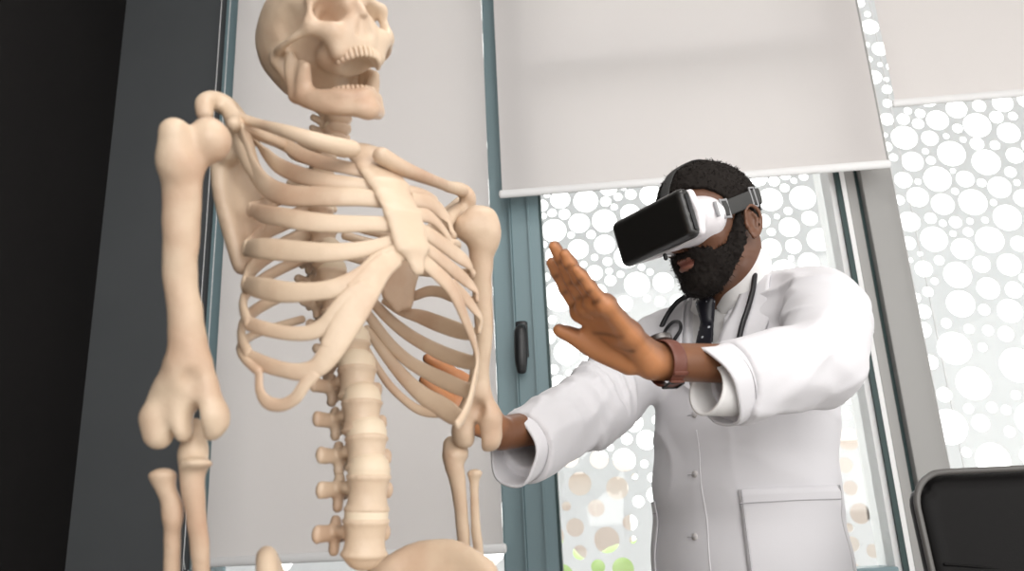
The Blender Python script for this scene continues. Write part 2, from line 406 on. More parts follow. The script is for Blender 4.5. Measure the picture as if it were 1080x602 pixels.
# ------------------------------------------------------------------ roller blinds
def blind(x0, x1, zb, y, label, chain_x=None, chain_z=None, chain_dx=0.016):
    o = empty('roller_blind', ((x0+x1)/2, y, zb), label, 'blind')
    nx, nz = 24, 30; V = []; F = []
    for s, dy in ((0, 0.0), (1, 0.0012)):
        for i in range(nx+1):
            for j in range(nz+1):
                z = zb+0.012+(ZT-0.09-zb)*j/nz; x = x0+(x1-x0)*i/nx
                w = 0.0025*math.sin(7*x+2*z)*(1-j/nz)
                V.append((x, y+dy+w, z))
    for i in range(nx):
        for j in range(nz):
            a = i*(nz+1)+j; c = a+(nz+1)
            F.append([a, c, c+1, a+1])
    k = (nx+1)*(nz+1)
    F += [[v+k for v in f][::-1] for f in list(F)]
    link('fabric', V, F, M['blind'], o)
    q = MB(); q.tube([(x0-0.004, y, zb+0.008), (x1+0.004, y, zb+0.008)], [(0.013, 0.007)]*2, normals=(0, 1, 0), n=14, steps=3); q.build('bottom_bar', M['white_metal'], o)
    q = MB(); q.tube([(x0-0.01, y+0.02, ZT-0.06), (x1+0.01, y+0.02, ZT-0.06)], 0.035, n=20, steps=3); q.build('roller_tube', M['blind'], o)
    if chain_x is not None:
        q = MB(); zt = ZT-0.06; pts = []
        pts = [(chain_x, y-0.004, zt), (chain_x, y-0.004, chain_z+0.03), (chain_x+chain_dx*0.2, y-0.004, chain_z+0.006), (chain_x+chain_dx/2, y-0.004, chain_z), (chain_x+chain_dx*0.8, y-0.004, chain_z+0.006), (chain_x+chain_dx, y-0.004, chain_z+0.03), (chain_x+chain_dx, y-0.004, zt)]
        seg = []
        for a, c in zip(pts[:-1], pts[1:]):
            a = np.array(a); c = np.array(c); n = max(1, int(np.linalg.norm(c-a)/0.006))
            seg += [a+(c-a)*i/n for i in range(n)]
        for p in seg:                                           # ball chain
            u = np.array([(0, 0, 1), (1, 0, 0), (0, 1, 0), (-1, 0, 0), (0, -1, 0), (0, 0, -1)])*0.0026+p
            q.put(u, [[0, 1, 2], [0, 2, 3], [0, 3, 4], [0, 4, 1], [5, 2, 1], [5, 3, 2], [5, 4, 3], [5, 1, 4]])
        q.tube(pts, 0.0009, n=6, steps=60)
        q.build('ball_chain', M['white_metal'], o)
    return o
YB = YW-0.07
blind(xw(233, 300, YB), xw(519.5, 300, YB), (zw(218, 590, YB)+zw(535, 583, YB))/2-0.006, YB,
      'long white roller blind drawn down to the sill behind the skeleton', chain_x=xw(227.5, 250, YB), chain_z=zw(196, 602, YB), chain_dx=-0.031)
YB2 = YW-0.14
blind(xw(529.5, 200, YB2), xw(936.5, 176, YB2), (zw(530, 206, YB2)+zw(937, 177, YB2))/2, YB2, 'half drawn white roller blind above the man in the headset')
YB3 = YW-0.06
b3 = blind(xw(945, 112, YB3), XR-0.1, zw(1000, 107, YB3), YB3, 'half drawn white roller blind at the far right', chain_x=xw(987, 420, YB3), chain_z=zw(1000, 500, YB3)-0.03, chain_dx=0.035)

# ------------------------------------------------------------------ outside: perforated facade screen, ground, hedges and neighbours
YF = 3.25
Z1 = """-"""
H = [(560,180,5.014,"55 185 35,155 152 52,290 160 65,395 163 28,460 138 22,528 125 30,635 130 60,440 192 18,410 88 50,490 90 16,85 130 15,112 223 23,177 230 30,65 240 17,255 277 55,388 265 65,525 225 52,122 317 65,212 340 18,318 338 24,68 390 18,390 390 55,250 415 55,132 450 55,337 458 18,405 480 24,220 490 20,278 495 18,337 540 42,505 455 65,413 530 18,473 548 18,420 580 30,560 600 68,585 510 18,630 535 18,700 590 55"),
 (560,240,3.345,"370 200 45,480 190 48,280 190 20,315 162 10,275 153 12,410 250 12,455 260 18,520 262 28,125 440 45,60 385 28,75 325 15,175 495 18,135 512 10,80 500 17,100 560 40,165 550 18,215 525 20,362 350 17,190 365 15,215 470 28"),
 (560,380,5.014,"120 57 27,202 65 17,262 37 22,158 150 55,258 120 28,345 80 45,545 330 48,507 415 30,610 420 52,420 460 18"),
 (570,480,4.93,"205 148 62,400 170 60,135 265 25,290 275 45,180 375 48,345 440 68,205 505 38,465 350 40,150 15 50,305 20 50,435 25 60,540 45 20,490 110 15,510 240 30,300 580 38,430 590 58,480 440 20,85 100 12"),
 (780,170,4.63,"90 80 45,168 97 27,220 130 22,265 95 15,222 65 28,150 187 60,308 178 63,237 243 20,182 270 13,115 290 35,398 215 15,408 258 16,342 278 38,243 322 50,155 345 20,60 365 40,390 383 60,153 425 50,263 415 38,252 473 14,80 465 16,125 497 20,338 493 50,215 535 58,470 490 42"),
 (930,90,4.63,"25 20 24,25 165 33,105 165 30,127 125 22,187 137 24,272 170 53,177 187 28,110 255 63,235 258 40,365 115 50,475 100 32,590 85 50,560 155 33,640 150 22,465 195 66,620 232 55,370 210 24,358 165 16,397 265 15,315 248 14,340 333 67,465 285 33,553 292 24,650 342 42,510 375 68,150 372 52,213 322 15,240 367 22,57 352 20,25 300 25,15 243 13,628 423 28,347 417 13,272 457 66,407 457 43,105 462 42,177 470 15,487 475 22,660 475 16,575 498 56,358 517 17,175 545 52,690 550 45,545 572 16,445 570 68,298 580 55,85 560 25"),
 (930,210,4.63,"135 110 52,238 93 28,298 117 17,360 112 30,430 107 16,505 102 16,613 90 68,348 168 15,422 160 23,255 195 65,130 215 35,395 243 55,527 198 68,670 218 40,187 267 12,140 297 12,280 298 24,487 318 42,622 320 57,205 340 42,370 370 67,645 443 42,520 435 55,258 400 17,385 510 68,625 545 60,500 540 28,690 385 20"),
 (880,0,3.01,"80 10 16,105 45 10,113 85 27,102 142 10,145 155 25,110 188 10,146 205 8,125 245 25,165 252 8,168 283 12"),
 (860,380,2.713,"95 225 33,85 300 23,100 365 22,128 438 30,158 350 15,105 525 22,90 155 12,165 545 20")]
holes = []
def free(x, z, r, gap):
    return all((x-a)**2+(z-c)**2 > (r+q+gap)**2 for a, c, q in holes)
for ox, oy, sc, s in H:
    for t in s.split(','):
        a, c, r = map(float, t.split()); px, py = ox+a/sc, oy+c/sc
        p = onY(px, py, YF); rr = r/sc*depth(p)/FPX*0.97
        if free(p[0], p[2], rr, -0.002): 
            while not free(p[0], p[2], rr, 0.003): rr *= 0.96
            holes.append((float(p[0]), float(p[2]), float(rr)))
FX0, FX1, FZ0, FZ1 = -1.5, 2.6, -0.4, 3.6
rnd = random.Random(8); nh = len(holes)
for r, tries in ((0.062, 1500), (0.045, 2500), (0.03, 4000), (0.018, 6000)):
    for _ in range(tries):
        x = rnd.uniform(FX0+.08, FX1-.08); z = rnd.uniform(FZ0+.08, FZ1-.08); q = r*rnd.uniform(.9, 1.1)
        if x < -0.35 and z < 1.0: continue
        if len(holes) < 1500 and free(x, z, q, 0.012): holes.append((x, z, q))
cu = bpy.data.curves.new('facade_panel', 'CURVE'); cu.dimensions = '2D'; cu.fill_mode = 'BOTH'; cu.extrude = 0.002
def spl(pts):
    s = cu.splines.new('POLY'); s.points.add(len(pts)-1); s.use_cyclic_u = True
    for i, (x, y) in enumerate(pts): s.points[i].co = (x, y, 0, 1)
spl([(FX0, FZ0), (FX1, FZ0), (FX1, FZ1), (FX0, FZ1)])
for x, z, r in holes:
    n = 28 if r > 0.03 else 16
    spl([(x+r*math.cos(2*math.pi*i/n), z+r*math.sin(2*math.pi*i/n)) for i in range(n)])
co = bpy.data.objects.new('facade_tmp', cu); C.objects.link(co)
me = bpy.data.meshes.new_from_object(co.evaluated_get(bpy.context.evaluated_depsgraph_get()))
bpy.data.objects.remove(co)
fo = bpy.data.objects.new('facade_screen', me); C.objects.link(fo); me.materials.clear(); me.materials.append(M['facade'])
fo.rotation_euler = (math.pi/2, 0, 0); fo.location = (0, YF, 0)
tag(fo, 'light grey metal sun screen with round holes outside the windows', 'facade screen')
M['ground'] = mat('pale paving', (0.50, 0.47, 0.43), 0.9, noise=(0.6, (0.56, 0.53, 0.48), .3, .7))
M['hedge'] = mat('hedge leaves', (0.42, 0.62, 0.20), 0.8, noise=(5, (0.55, 0.72, 0.32), .35, .65))
M['tan_house'] = mat('tan render', (0.93, 0.85, 0.79), 0.9)
M['roof'] = mat('brown roof', (0.80, 0.70, 0.64), 0.9)
gq = MB(); gq.box((-60, 2.6, -0.6), (60, 90, -0.5)); g = gq.build('ground', M['ground'], None, smooth=False); g['kind'] = 'structure'
def house(px0, px1, pyt, Y, label):
    x0 = xw(px0, 540, Y); x1 = xw(px1, 540, Y); zt = zw((px0+px1)/2, pyt, Y)
    o = empty('house', ((x0+x1)/2, Y+2, -0.5), label, 'house', None)
    q = MB(); q.box((x0, Y, -0.5), (x1, Y+5, zt)); q.build('wall', M['tan_house'], o, smooth=False)
    q = MB(); xm = (x0+x1)/2; e = 0.3
    q.put([(x0-e, Y-e, zt), (x1+e, Y-e, zt), (x1+e, Y+5+e, zt), (x0-e, Y+5+e, zt), (x0+1, Y+2.5, zt+1.0), (x1-1, Y+2.5, zt+1.0)], [[0, 1, 5, 4], [2, 3, 4, 5], [1, 2, 5], [3, 0, 4], [3, 2, 1, 0]])
    q.build('roof', M['roof'], o, smooth=False)
    for i in range(3):
        q = MB(); wx = x0+(x1-x0)*(0.2+0.3*i); q.box((wx-.4, Y-0.05, zt-2.2), (wx+.4, Y+0.05, zt-0.9)); q.build('window', M['roof'], o, smooth=False)
house(560, 665, 500, 26, 'tan house seen through the screen holes left of the man')
house(850, 950, 465, 24, 'tan house seen through the screen holes right of the man')
def hedge(px, py, Y, w, h_, label):
    c = onY(px, py, Y); F = Field((c[0]-w-.2, Y-.9, -.6), (c[0]+w+.2, Y+.9, h_+.4), 0.07)
    rr = random.Random(int(px))
    for i in range(26):
        F.add(ell((c[0]+rr.uniform(-w, w)*.8, Y+rr.uniform(-.35, .35), -0.5+(h_+.5)*rr.uniform(.15, .8)), (rr.uniform(.25, .45),)*3), 0.08)
    F.disp(lambda x, y, z: 0.06*vnoise(x*6, y*6, z*6))
    V, Q = F.mesh(); V[:, 2] = np.maximum(V[:, 2], -0.5); o = link('hedge', V, Q, M['hedge']); tag(o, label, 'hedge')
hedge(634, 575, 7.5, 0.9, 1.12, 'green hedge outside the centre window, lower left')

# ------------------------------------------------------------------ black office chair at the right
def chair():
    d = 1.28; tl = P(946, 504, d); tr_ = nrm(P(1080, 497, d)-P(953, 497, d)); xr = np.array([1, 0.02, 0.0])
    ch = empty('office_chair', (tl[0]+0.26, tl[1]-0.20, 0), 'black leather office chair with its backrest in the bottom right corner', 'chair')
    cx, cy, zt = tl[0]+0.255, tl[1], P(990, 500, d)[2]
    def slab(y, w, z0, z1, th, rc, name, m, parent, lean=0.06, nx=28, bulge=0.0):
        F = Field((cx-w-.03, y-.12, z0-.03), (cx+w+.03, y+.12, z1+.03), 0.009)
        F.add(rbox((cx, y, (z0+z1)/2), (w, th, (z1-z0)/2), None, r=th*0.9))
        V, Q = F.mesh(); V = relax(V, Q, 3)
        # round the two upper corners, lean and dish the back
        zc = z1-rc
        ax = np.abs(V[:, 0]-cx)-(w-rc); az = V[:, 2]-zc; m_ = (ax > 0) & (az > 0)
        rr = np.hypot(ax, az); fac = np.where(m_, np.minimum(1, np.maximum(ax, az)/np.maximum(rr, 1e-6)), 1)
        V[:, 0] = np.where(m_, cx+np.sign(V[:, 0]-cx)*(w-rc+ax*fac), V[:, 0]); V[:, 2] = np.where(m_, zc+az*fac, V[:, 2])
        V[:, 1] += lean*((z1-V[:, 2])/(z1-z0)) * -1 + 0.05*((V[:, 0]-cx)/w)**2*-0.6
        return link(name, V, Q, m, parent)
    bk = slab(cy, 0.255, 0.56, zt, 0.030, 0.05, 'backrest', M['leather'], ch)
    q = MB(); w = 0.255; rc = 0.05; pts = []
    def yy(x, z): return cy-0.06*((zt-z)/(zt-0.56))-0.03*((x-cx)/w)**2
    out = [(cx-w, 0.58), (cx-w, 0.8), (cx-w, zt-rc)]+[(cx-w+rc-rc*math.cos(t), zt-rc+rc*math.sin(t)) for t in np.linspace(.1, 1.47, 8)]+[(cx-w+rc+.03, zt+.0005), (cx, zt+.0005), (cx+w-rc-.03, zt+.0005)]+[(cx+w-rc+rc*math.sin(t), zt-rc+rc*math.cos(t)) for t in np.linspace(.1, 1.47, 8)]+[(cx+w, zt-rc), (cx+w, 0.8), (cx+w, 0.58)]
    q.tube([(x, yy(x, z)-0.026, z) for x, z in out], 0.005, n=8, steps=150); q.build('piping', M['piping'], bk)
    q = MB()
    q.tube([(cx-w+.02, yy(cx-w+.02, zt-.115)-0.031, zt-.128), (cx-.1, yy(cx-.1, zt-.13)-.029, zt-.142), (cx+.1, yy(cx+.1, zt-.13)-.029, zt-.144), (cx+w-.02, yy(cx+w-.02, zt-.13)-.029, zt-.13)], 0.0022, n=6, steps=30); q.build('stitched_seam', M['leather'], bk)
    F = Field((cx-.3, cy-.6, .38), (cx+.3, cy+.05, .56), 0.012); F.add(rbox((cx, cy-.27, .47), (.25, .25, .045), None, .04)); V, Q = F.mesh(); link('seat', relax(V, Q, 3), Q, M['leather'], ch)
    for s in (-1, 1):
        q = MB(); q.tube([(cx+s*.25, cy-.40, .45), (cx+s*.29, cy-.40, .55), (cx+s*.29, cy-.36, .66), (cx+s*.28, cy-.2, .68), (cx+s*.26, cy-.07, .66)], [(.02, .012)]*5, normals=(1, 0, 0), n=10, steps=26); q.build('armrest', M['leather'], ch)
    q = MB(); q.tube([(cx, cy-.27, .10), (cx, cy-.27, .43)], .03, n=16, steps=4); q.build('gas_lift', M['chrome'], ch)
    for k in range(5):
        a = 2*math.pi*k/5+.3; e = np.array([cx+.29*math.cos(a), cy-.27+.29*math.sin(a), .075])
        q = MB(); q.tube([(cx, cy-.27, .115), e], [(.028, .018), (.016, .012)], normals=(0, 0, 1), n=10, steps=6); lg = q.build('base_spoke', M['chrome'], ch)
        q = MB(); t = np.array([-math.sin(a), math.cos(a), 0])*.012; q.tube([e-t-(0, 0, .045), e+t-(0, 0, .045)], .03, n=14, steps=3, cap=False); q.build('caster', M['black_metal'], lg)
chair()
# ------------------------------------------------------------------ the skeleton: one thing, every bone a part
SKF = nrm((0.669, -0.743, 0)); SKL = nrm((0.743, 0.669, 0)); SKU = np.array([0, 0, 1.0])
SKO = P(382, 290, 0.90)
def K(px, py, s):                       # point seen at a pixel, on the coronal plane s metres in front of the skeleton's middle
    return onplane(px, py, SKO+s*SKF, SKF)
def S(l, f, u): return SKO+l*SKL+f*SKF+u*SKU
def loc_(p): q = np.asarray(p)-SKO; return np.array([q@SKL, q@SKF, q@SKU])
def px2m(p, w): return w*depth(p)/FPX
sk_base = S(0, -0.05, 0); sk_base[2] = 0.0
SK = empty('skeleton_model', sk_base, 'ivory life size anatomical skeleton model standing in front of the long blind', 'skeleton')
bone = M['bone']
# --- rib cage surface
_ru = np.array([-.30, -.20, -.12, -.04, .04, .10, .15, .20])
_ra = np.array([.118, .120, .124, .124, .115, .098, .070, .035])
_rb = np.array([.085, .092, .097, .098, .090, .075, .055, .030])
_rf = np.array([.0, .0, .0, .0, -.006, -.018, -.032, -.045])
def rc_(u): return np.interp(u, _ru, _ra), np.interp(u, _ru, _rb), np.interp(u, _ru, _rf)
def gfun(p):
    l, f, u = loc_(p); a, b, c = rc_(u); return (l/a)**2+((f-c)/b)**2-1
def onrib(px, py, back=False):
    r = ray(px, py); t = np.linspace(0.45, 1.5, 500); g = np.array([gfun(CAM+x*r) for x in t])
    ins = np.where(g < 0)[0]
    i = int(np.argmin(g)) if len(ins) == 0 else (ins[-1] if back else ins[0])
    return CAM+t[i]*r
def rnorm(p):
    l, f, u = loc_(p); a, b, c = rc_(u); return nrm((l/a**2)*SKL+((f-c)/b**2)*SKF)
def smoothpts(p, it=2):
    p = np.array(p, float)
    for _ in range(it):
        q = p.copy(); q[1:-1] = .5*p[1:-1]+.25*(p[:-2]+p[2:]); p = q
    return p
def ribband(pts, back=False, lift=0.0):
    wf = 1.1 if back else 1.3
    """pixel polyline (x, y, width) -> points on the cage, half widths, normals; distance along the ray smoothed"""
    p3 = [onrib(x, y, back) for x, y, w in pts]
    t = np.array([depth(p) for p in p3]); 
    for _ in range(2):
        q = t.copy(); q[1:-1] = .5*t[1:-1]+.25*(t[:-2]+t[2:]); t = q
    p3 = [P(x, y, d) for (x, y, w), d in zip(pts, t)]
    N = [rnorm(p) for p in p3]
    p3 = [p+lift*n for p, n in zip(p3, N)]
    R = []
    for p, n, (x, y, w) in zip(p3, N, pts):
        h = px2m(p, w)/2; R.append((h*wf, max(0.0026, min(0.0042, h*0.42))))
    return p3, R, N
def backarc(p, N0, rise, side, w, n=7, uend=None):
    """from a lateral point round the back to the spine"""
    l, f, u = loc_(p); a, b, c = rc_(u); th0 = math.atan2((f-c)/b, l/a*side); pts = []
    for i in range(1, n+1):
        s = i/n; th = th0+( -math.pi/2+0.22-th0)*s; uu = u+rise*s**0.9
        a, b, c = rc_(uu); k = 1.0
        pts.append(S(side*a*math.cos(th)*k, c+b*math.sin(th)*k, uu))
    return pts, [(w, 0.0042)]*n, [rnorm(q) for q in pts]
RR = {
 2: [(262,139,8),(270,149,9),(280,161,11),(293,174,13),(315,184,14),(340,190,14),(365,193,13),(400,197,11)],
 3: [(251,130,16),(256,150,20),(266,176,20),(282,197,18),(305,206,18),(345,207,18),(380,208,16),(414,212,14)],
 4: [(264,221,10),(280,226,15),(300,229,16),(322,233,17),(355,236,16),(390,236,14),(420,237,14)],
 5: [(259,262,13),(277,262,18),(315,265,18),(352,266,16),(389,262,14),(424,253,13)],
 6: [(258,300,14),(277,304,18),(302,308,18),(335,307,16),(360,302,17),(384,291,18),(402,276,18),(428,263,15)],
 7: [(262,341,12),(277,346,12),(302,351,12),(325,351,13),(343,343,15),(357,326,15),(370,310,13),(384,300,12)],
 8: [(262,374,10),(280,384,13),(300,390,13),(318,392,15),(335,387,17),(348,372,20),(360,352,22),(374,330,22),(388,306,21),(402,285,18),(418,272,14)],
 9: [(273,392,8),(274,412,9),(282,424,11),(297,427,11),(311,420,11),(321,406,11),(331,393,13)],
}
spine_u = {1: .205, 2: .19, 3: .165, 4: .135, 5: .105, 6: .075, 7: .045, 8: .01, 9: -.03, 10: -.065, 11: -.1, 12: -.13}
for i, pts in RR.items():
    p, R, N = ribband(pts)
    q = MB(); q.tube(p, R, N, n=14, steps=8*len(p))
    w = R[1][0]*0.9
    if i >= 4:
        rise = min(0.13, max(0.05, spine_u[i]-loc_(p[0])[2]))
        bp, bR, bN = backarc(p[0], N[0], rise, -1, w)
        q.tube([p[0]]+bp, [(w, .0042)]+bR, [N[0]]+bN, n=12, steps=36)
    else:
        rise = spine_u[i]-loc_(p[0])[2]
        bp, bR, bN = backarc(p[0], N[0], min(rise, .03), -1, .0055)
        q.tube([p[0]]+bp, [(.0055, .0042)]+bR, [N[0]]+bN, n=12, steps=36)
    if i == 8:                             # broad cartilage plate where the lower ribs join
        for ex in ([(346,366,14),(360,341,19),(374,317,18),(388,299,14)], [(372,306,14),(392,288,17),(408,273,14)]):
            p, R, N = ribband(ex); q.tube(p, R, N, n=12, steps=30)
    q.build('rib', bone, SK)
# first ribs
p, R, N = ribband([(291,150,8),(303,154,11),(318,163,12),(340,171,13),(362,176,12),(385,181,12),(402,187,12)])
q = MB(); q.tube(p, R, N, n=12, steps=40); q.tube([p[0], K(297,146,-.03), K(312,141,-.06), K(332,146,-.08)], [(.005, .004)]*4, n=10, steps=20); q.build('rib', bone, SK)
# --- left side: fronts (towards the spine side they turn at the silhouette) and the inner faces of their back halves
LF = {
 2: [(436,211,13),(452,214,14),(464,222,15),(473,234,13),(477,247,10)],
 3: [(440,226,12),(452,228,12),(462,236,9),(470,246,8),(476,256,7)],
 4: [(436,240,12),(450,246,14),(465,256,15),(481,268,15),(494,278,12),(498,288,8)],
 5: [(438,256,13),(453,264,12),(467,275,13),(481,287,14),(493,297,13),(502,307,10),(503,317,7)],
 6: [(478,301,13),(490,313,13),(500,325,13),(507,337,10),(505,350,8)],
 7: [(436,264,12),(448,276,14),(460,287,15),(473,300,16),(483,317,16),(491,337,16),(498,355,16),(502,371,14),(503,386,12),(500,402,10),(495,424,9),(488,440,9),(482,448,8)],
}
LB = {
 5: [(428,316,8),(440,311,10),(452,307,11),(465,308,11),(478,313,11),(492,318,9),(503,314,8)],
 6: [(405,317,7),(423,328,9),(444,334,14),(462,341,16),(482,348,16),(497,352,12),(505,347,9)],
 7: [(384,306,7),(394,319,10),(409,335,11),(427,350,12),(446,362,13),(470,374,15),(492,381,15),(503,382,12)],
 8: [(382,322,7),(392,337,10),(410,361,11),(430,380,12),(450,392,14),(470,402,16),(492,411,15),(499,408,11)],
 9: [(386,345,7),(400,365,10),(416,386,12),(432,404,14),(448,418,17),(464,428,20),(478,437,20),(488,442,14)],
 10: [(386,366,6),(396,384,7),(410,405,8),(426,421,8),(440,431,9),(452,434,11),(464,434,12)],
}
for i in sorted(set(LF) | set(LB)):
    q = MB()
    if i in LF:
        p, R, N = ribband(LF[i]); q.tube(p, R, N, n=12, steps=8*len(p))
        if i <= 4:
            bp, bR, bN = backarc(p[-1], N[-1], .05, 1, .0055); q.tube([p[-1]]+bp, [(.0055, .0042)]+bR, [N[-1]]+bN, n=10, steps=30)
    if i in LB:
        p, R, N = ribband(LB[i], back=True); q.tube(p, R, N, n=12, steps=8*len(p))
    q.build('rib', bone, SK)
# right first/left first ribs and 10th right
p, R, N = ribband([(430,200,9),(442,203,9),(452,207,9),(460,212,8)]); q = MB(); q.tube(p, R, N, n=10, steps=24); q.build('rib', bone, SK)

# --- sternum
def fsdf(name, F, m, parent, it=2, disp=None):
    if disp: F.disp(disp)
    V, Q = F.mesh(); return link(name, relax(V, Q, it), Q, m, parent)
def bumps(a, s): return lambda x, y, z: a*vnoise(x*s, y*s, z*s)
sp = [(372,152),(388,160),(400,172),(406,190),(418,212),(428,236),(434,258),(438,276),(441,290)]
c = [onrib(x, y)+0.004*SKF for x, y in sp]
F = Field(np.min(c, 0)-.06, np.max(c, 0)+.06, .0028)
F.add(econe(onrib(384,158), onrib(409,196)+.002*SKF, (.030, .0075), (.026, .0075), SKL), .004)
F.add(econe(onrib(409,196)+.002*SKF, onrib(424,228)+.003*SKF, (.024, .0065), (.023, .006), SKL), .006)
F.add(econe(onrib(424,228)+.003*SKF, onrib(434,264)+.003*SKF, (.023, .006), (.021, .006), SKL), .006)
F.add(econe(onrib(434,264)+.003*SKF, onrib(441,288)+.001*SKF, (.015, .005), (.007, .004), SKL), .008)
fsdf('sternum', F, bone, SK, 2, bumps(.0008, 90))
# --- clavicles
cl = [K(244,120,-.02), K(255,125,.0), K(275,131,.02), K(300,138,.05), K(325,146,.066), K(350,153,.07), K(371,157,.068)]
F = Field(np.min(cl, 0)-.03, np.max(cl, 0)+.03, .0026); chain(F, cl, [.0065, .006, .0055, .007, .0085, .0095, .0095], .006); fsdf('clavicle', F, bone, SK)
cl = [K(402,164,.07), K(422,176,.066), K(440,184,.055), K(458,191,.035), K(474,197,.01), K(488,201,-.01)]
F = Field(np.min(cl, 0)-.03, np.max(cl, 0)+.03, .0026); chain(F, cl, [.0095, .009, .008, .007, .007, .008], .006); fsdf('clavicle', F, bone, SK)
# --- scapulae: thin plates with a rim, acromion and coracoid
def plate(F, poly, s, th, curve=0.0):
    pc = [K(x, y, s) for x, y in poly]; c = np.mean(pc, 0)
    ua = SKL; ub = SKU
    A = np.array([[(p-c)@ua, (p-c)@ub] for p in pc])
    lo = np.min(pc, 0)-.02; hi = np.max(pc, 0)+.02
    def f(x, y, z):
        u = (x-c[0])*ua[0]+(y-c[1])*ua[1]; v = z-c[2]; w = (x-c[0])*SKF[0]+(y-c[1])*SKF[1]+curve*(u*u+v*v)
        d = None; ins = np.zeros(u.shape, bool); n = len(A)
        for i in range(n):
            a, b = A[i], A[(i+1) % n]; e = b-a; t = np.clip(((u-a[0])*e[0]+(v-a[1])*e[1])/(e@e), 0, 1)
            q = (u-a[0]-t*e[0])**2+(v-a[1]-t*e[1])**2; d = q if d is None else np.minimum(d, q)
            cr = ((a[1] > v) != (b[1] > v)) & (u < (b[0]-a[0])*(v-a[1])/((b[1]-a[1]) or 1e-9)+a[0]); ins ^= cr
        d = np.sqrt(d)*np.where(ins, -1, 1)
        return np.maximum(d, np.abs(w)-th)
    F.add((lo, hi, f), .004); return pc
def scapula(poly, s, rim, extra, curve):
    allp = [K(x, y, s) for x, y in poly]+[p for e in extra for p in e[0]]
    F = Field(np.min(allp, 0)-.03, np.max(allp, 0)+.03, .003)
    plate(F, poly, s, .0032, curve)
    for pts, rad in rim+extra: chain(F, pts, rad, .009)
    return F
sR = -.055
F = scapula([(226,166),(231,200),(241,240),(249,275),(256,287),(264,280),(276,250),(292,216),(288,192),(262,160),(244,148)], sR,
    [([K(233,172,sR), K(233,205,sR), K(243,243,sR), K(254,281,sR)], [.011, .0085, .009, .008])],
    [([K(216,120,-.01), K(216,109,-.015), K(226,106,-.025), K(240,113,-.03), K(252,127,-.035), K(262,142,-.045)], [.009, .010, .0105, .0105, .0105, .011]),
     ([K(262,142,-.045), K(254,152,-.045), K(241,158,-.035)], [.011, .013, .015]),
     ([K(254,140,-.04), K(250,130,-.01), K(246,131,.01)], [.010, .008, .0075]),
     ([K(240,113,-.02), K(250,130,-.01), K(257,152,-.012), K(266,176,-.02), K(281,196,-.02)], [.009, .0105, .0105, .009, .007])], 0.0)
fsdf('scapula', F, bone, SK, 2)
sL = -.05
F = scapula([(484,206),(494,212),(493,232),(487,241),(462,262),(443,280),(434,300),(431,324),(418,331),(404,314),(399,300),(412,280),(438,250),(462,224)], sL,
    [([K(488,236,sL), K(462,258,sL), K(440,282,sL), K(430,322,sL)], [.009, .006, .005, .005])],
    [([K(472,197,-.02), K(486,200,-.02), K(494,208,-.02), K(494,222,-.03)], [.0075, .009, .010, .008]),
     ([K(488,236,-.045), K(480,240,-.03)], [.013, .014]),
     ([K(484,222,-.03), K(474,230,.0), K(472,236,.015)], [.010, .0085, .007])], 0.0)
fsdf('scapula', F, bone, SK, 2)
# --- right (near) arm
dA = 0.765
def A_(x, y, dz=0.0): return P(x, y, dA+dz)
u_ = dA/FPX
def r_(w): return w*u_
F = Field(A_(168,500)-.07, A_(230,118)+.07, .0026)
lo = np.minimum(A_(140,500), A_(250,100))-.06; hi = np.maximum(A_(140,500), A_(250,100))+.06
F = Field(lo, hi, .0027)
F.add(ell(A_(221,148,.012), (r_(22), r_(24), r_(25))), .004)
F.add(cone(A_(214,156,.012), A_(198,174,.006), r_(16), r_(16)), .006)
F.add(cone(A_(184,140,-.012), A_(186,172,-.01), r_(16), r_(17.5)), .007)
chain(F, [A_(187,168,-.004), A_(192,196), A_(191,240), A_(190,290), A_(195,330), A_(198,365), A_(198,392)], [r_(19), r_(20), r_(19), r_(17.5), r_(18), r_(20), r_(23)], .012)
F.add(econe(A_(198,385), A_(196,418), (r_(24), r_(13)), (r_(34), r_(13)), RC[:, 0]), .012)
F.add(cone(A_(180,412), A_(166,440), r_(16), r_(17)), .012)
F.add(cone(A_(166,440,-.004), A_(167,458,-.008), r_(17), r_(15.5)), .008)
F.add(cone(A_(188,430,-.006), A_(189,452,-.008), r_(14), r_(15)), .007)
F.add(cone(A_(214,412), A_(222,440,-.004), r_(16), r_(16)), .010)
F.add(cone(A_(222,436,-.004), A_(223,452,-.004), r_(13), r_(13)), .008)
F.add(cone(A_(231,436), A_(233,444), r_(8), r_(7)), .01)
F.sub(ell(A_(207,445,-.01), (r_(6), .05, r_(19))), .006)
F.sub(ell(A_(178,466,-.02), (r_(4), .03, r_(14))), .006)
F.sub(ell(A_(199,404,-.021), (r_(10), .008, r_(12))), .008)
F.sub(cone(A_(214,178,-.014), A_(205,152,-.020), r_(5), r_(8)), .005); F.sub(cone(A_(205,152,-.020), A_(201,126,-.016), r_(8), r_(5)), .005)
fsdf('humerus', F, bone, SK, 2, bumps(.0008, 70))
F = Field(np.minimum(A_(190,440), A_(225,690))-.06, np.maximum(A_(190,440), A_(225,690))+.06, .0027)
F.add(cone(A_(204,452,.018), A_(204,478,.012), r_(12), r_(14)), .008); F.add(ell(A_(207,489,-.004), (r_(17), .014, r_(6))), .006)
chain(F, [A_(204,478,.010), A_(203,505,.002), A_(206,535), A_(210,570), A_(213,610), A_(216,680)], [r_(14), r_(13), r_(11), r_(10), r_(9), r_(8)], .008)
F.sub(ell(A_(206,462,-.02), (r_(9), .02, r_(15))), .008)
fsdf('ulna', F, bone, SK, 2, bumps(.0006, 80))
F = Field(np.minimum(A_(160,490), A_(190,690))-.06, np.maximum(A_(160,490), A_(190,690))+.06, .0027)
F.add(ell(A_(171,501), (r_(14.5), r_(14), r_(6))), .004); F.add(cone(A_(172,506), A_(176,518), r_(10.5), r_(8)), .008)
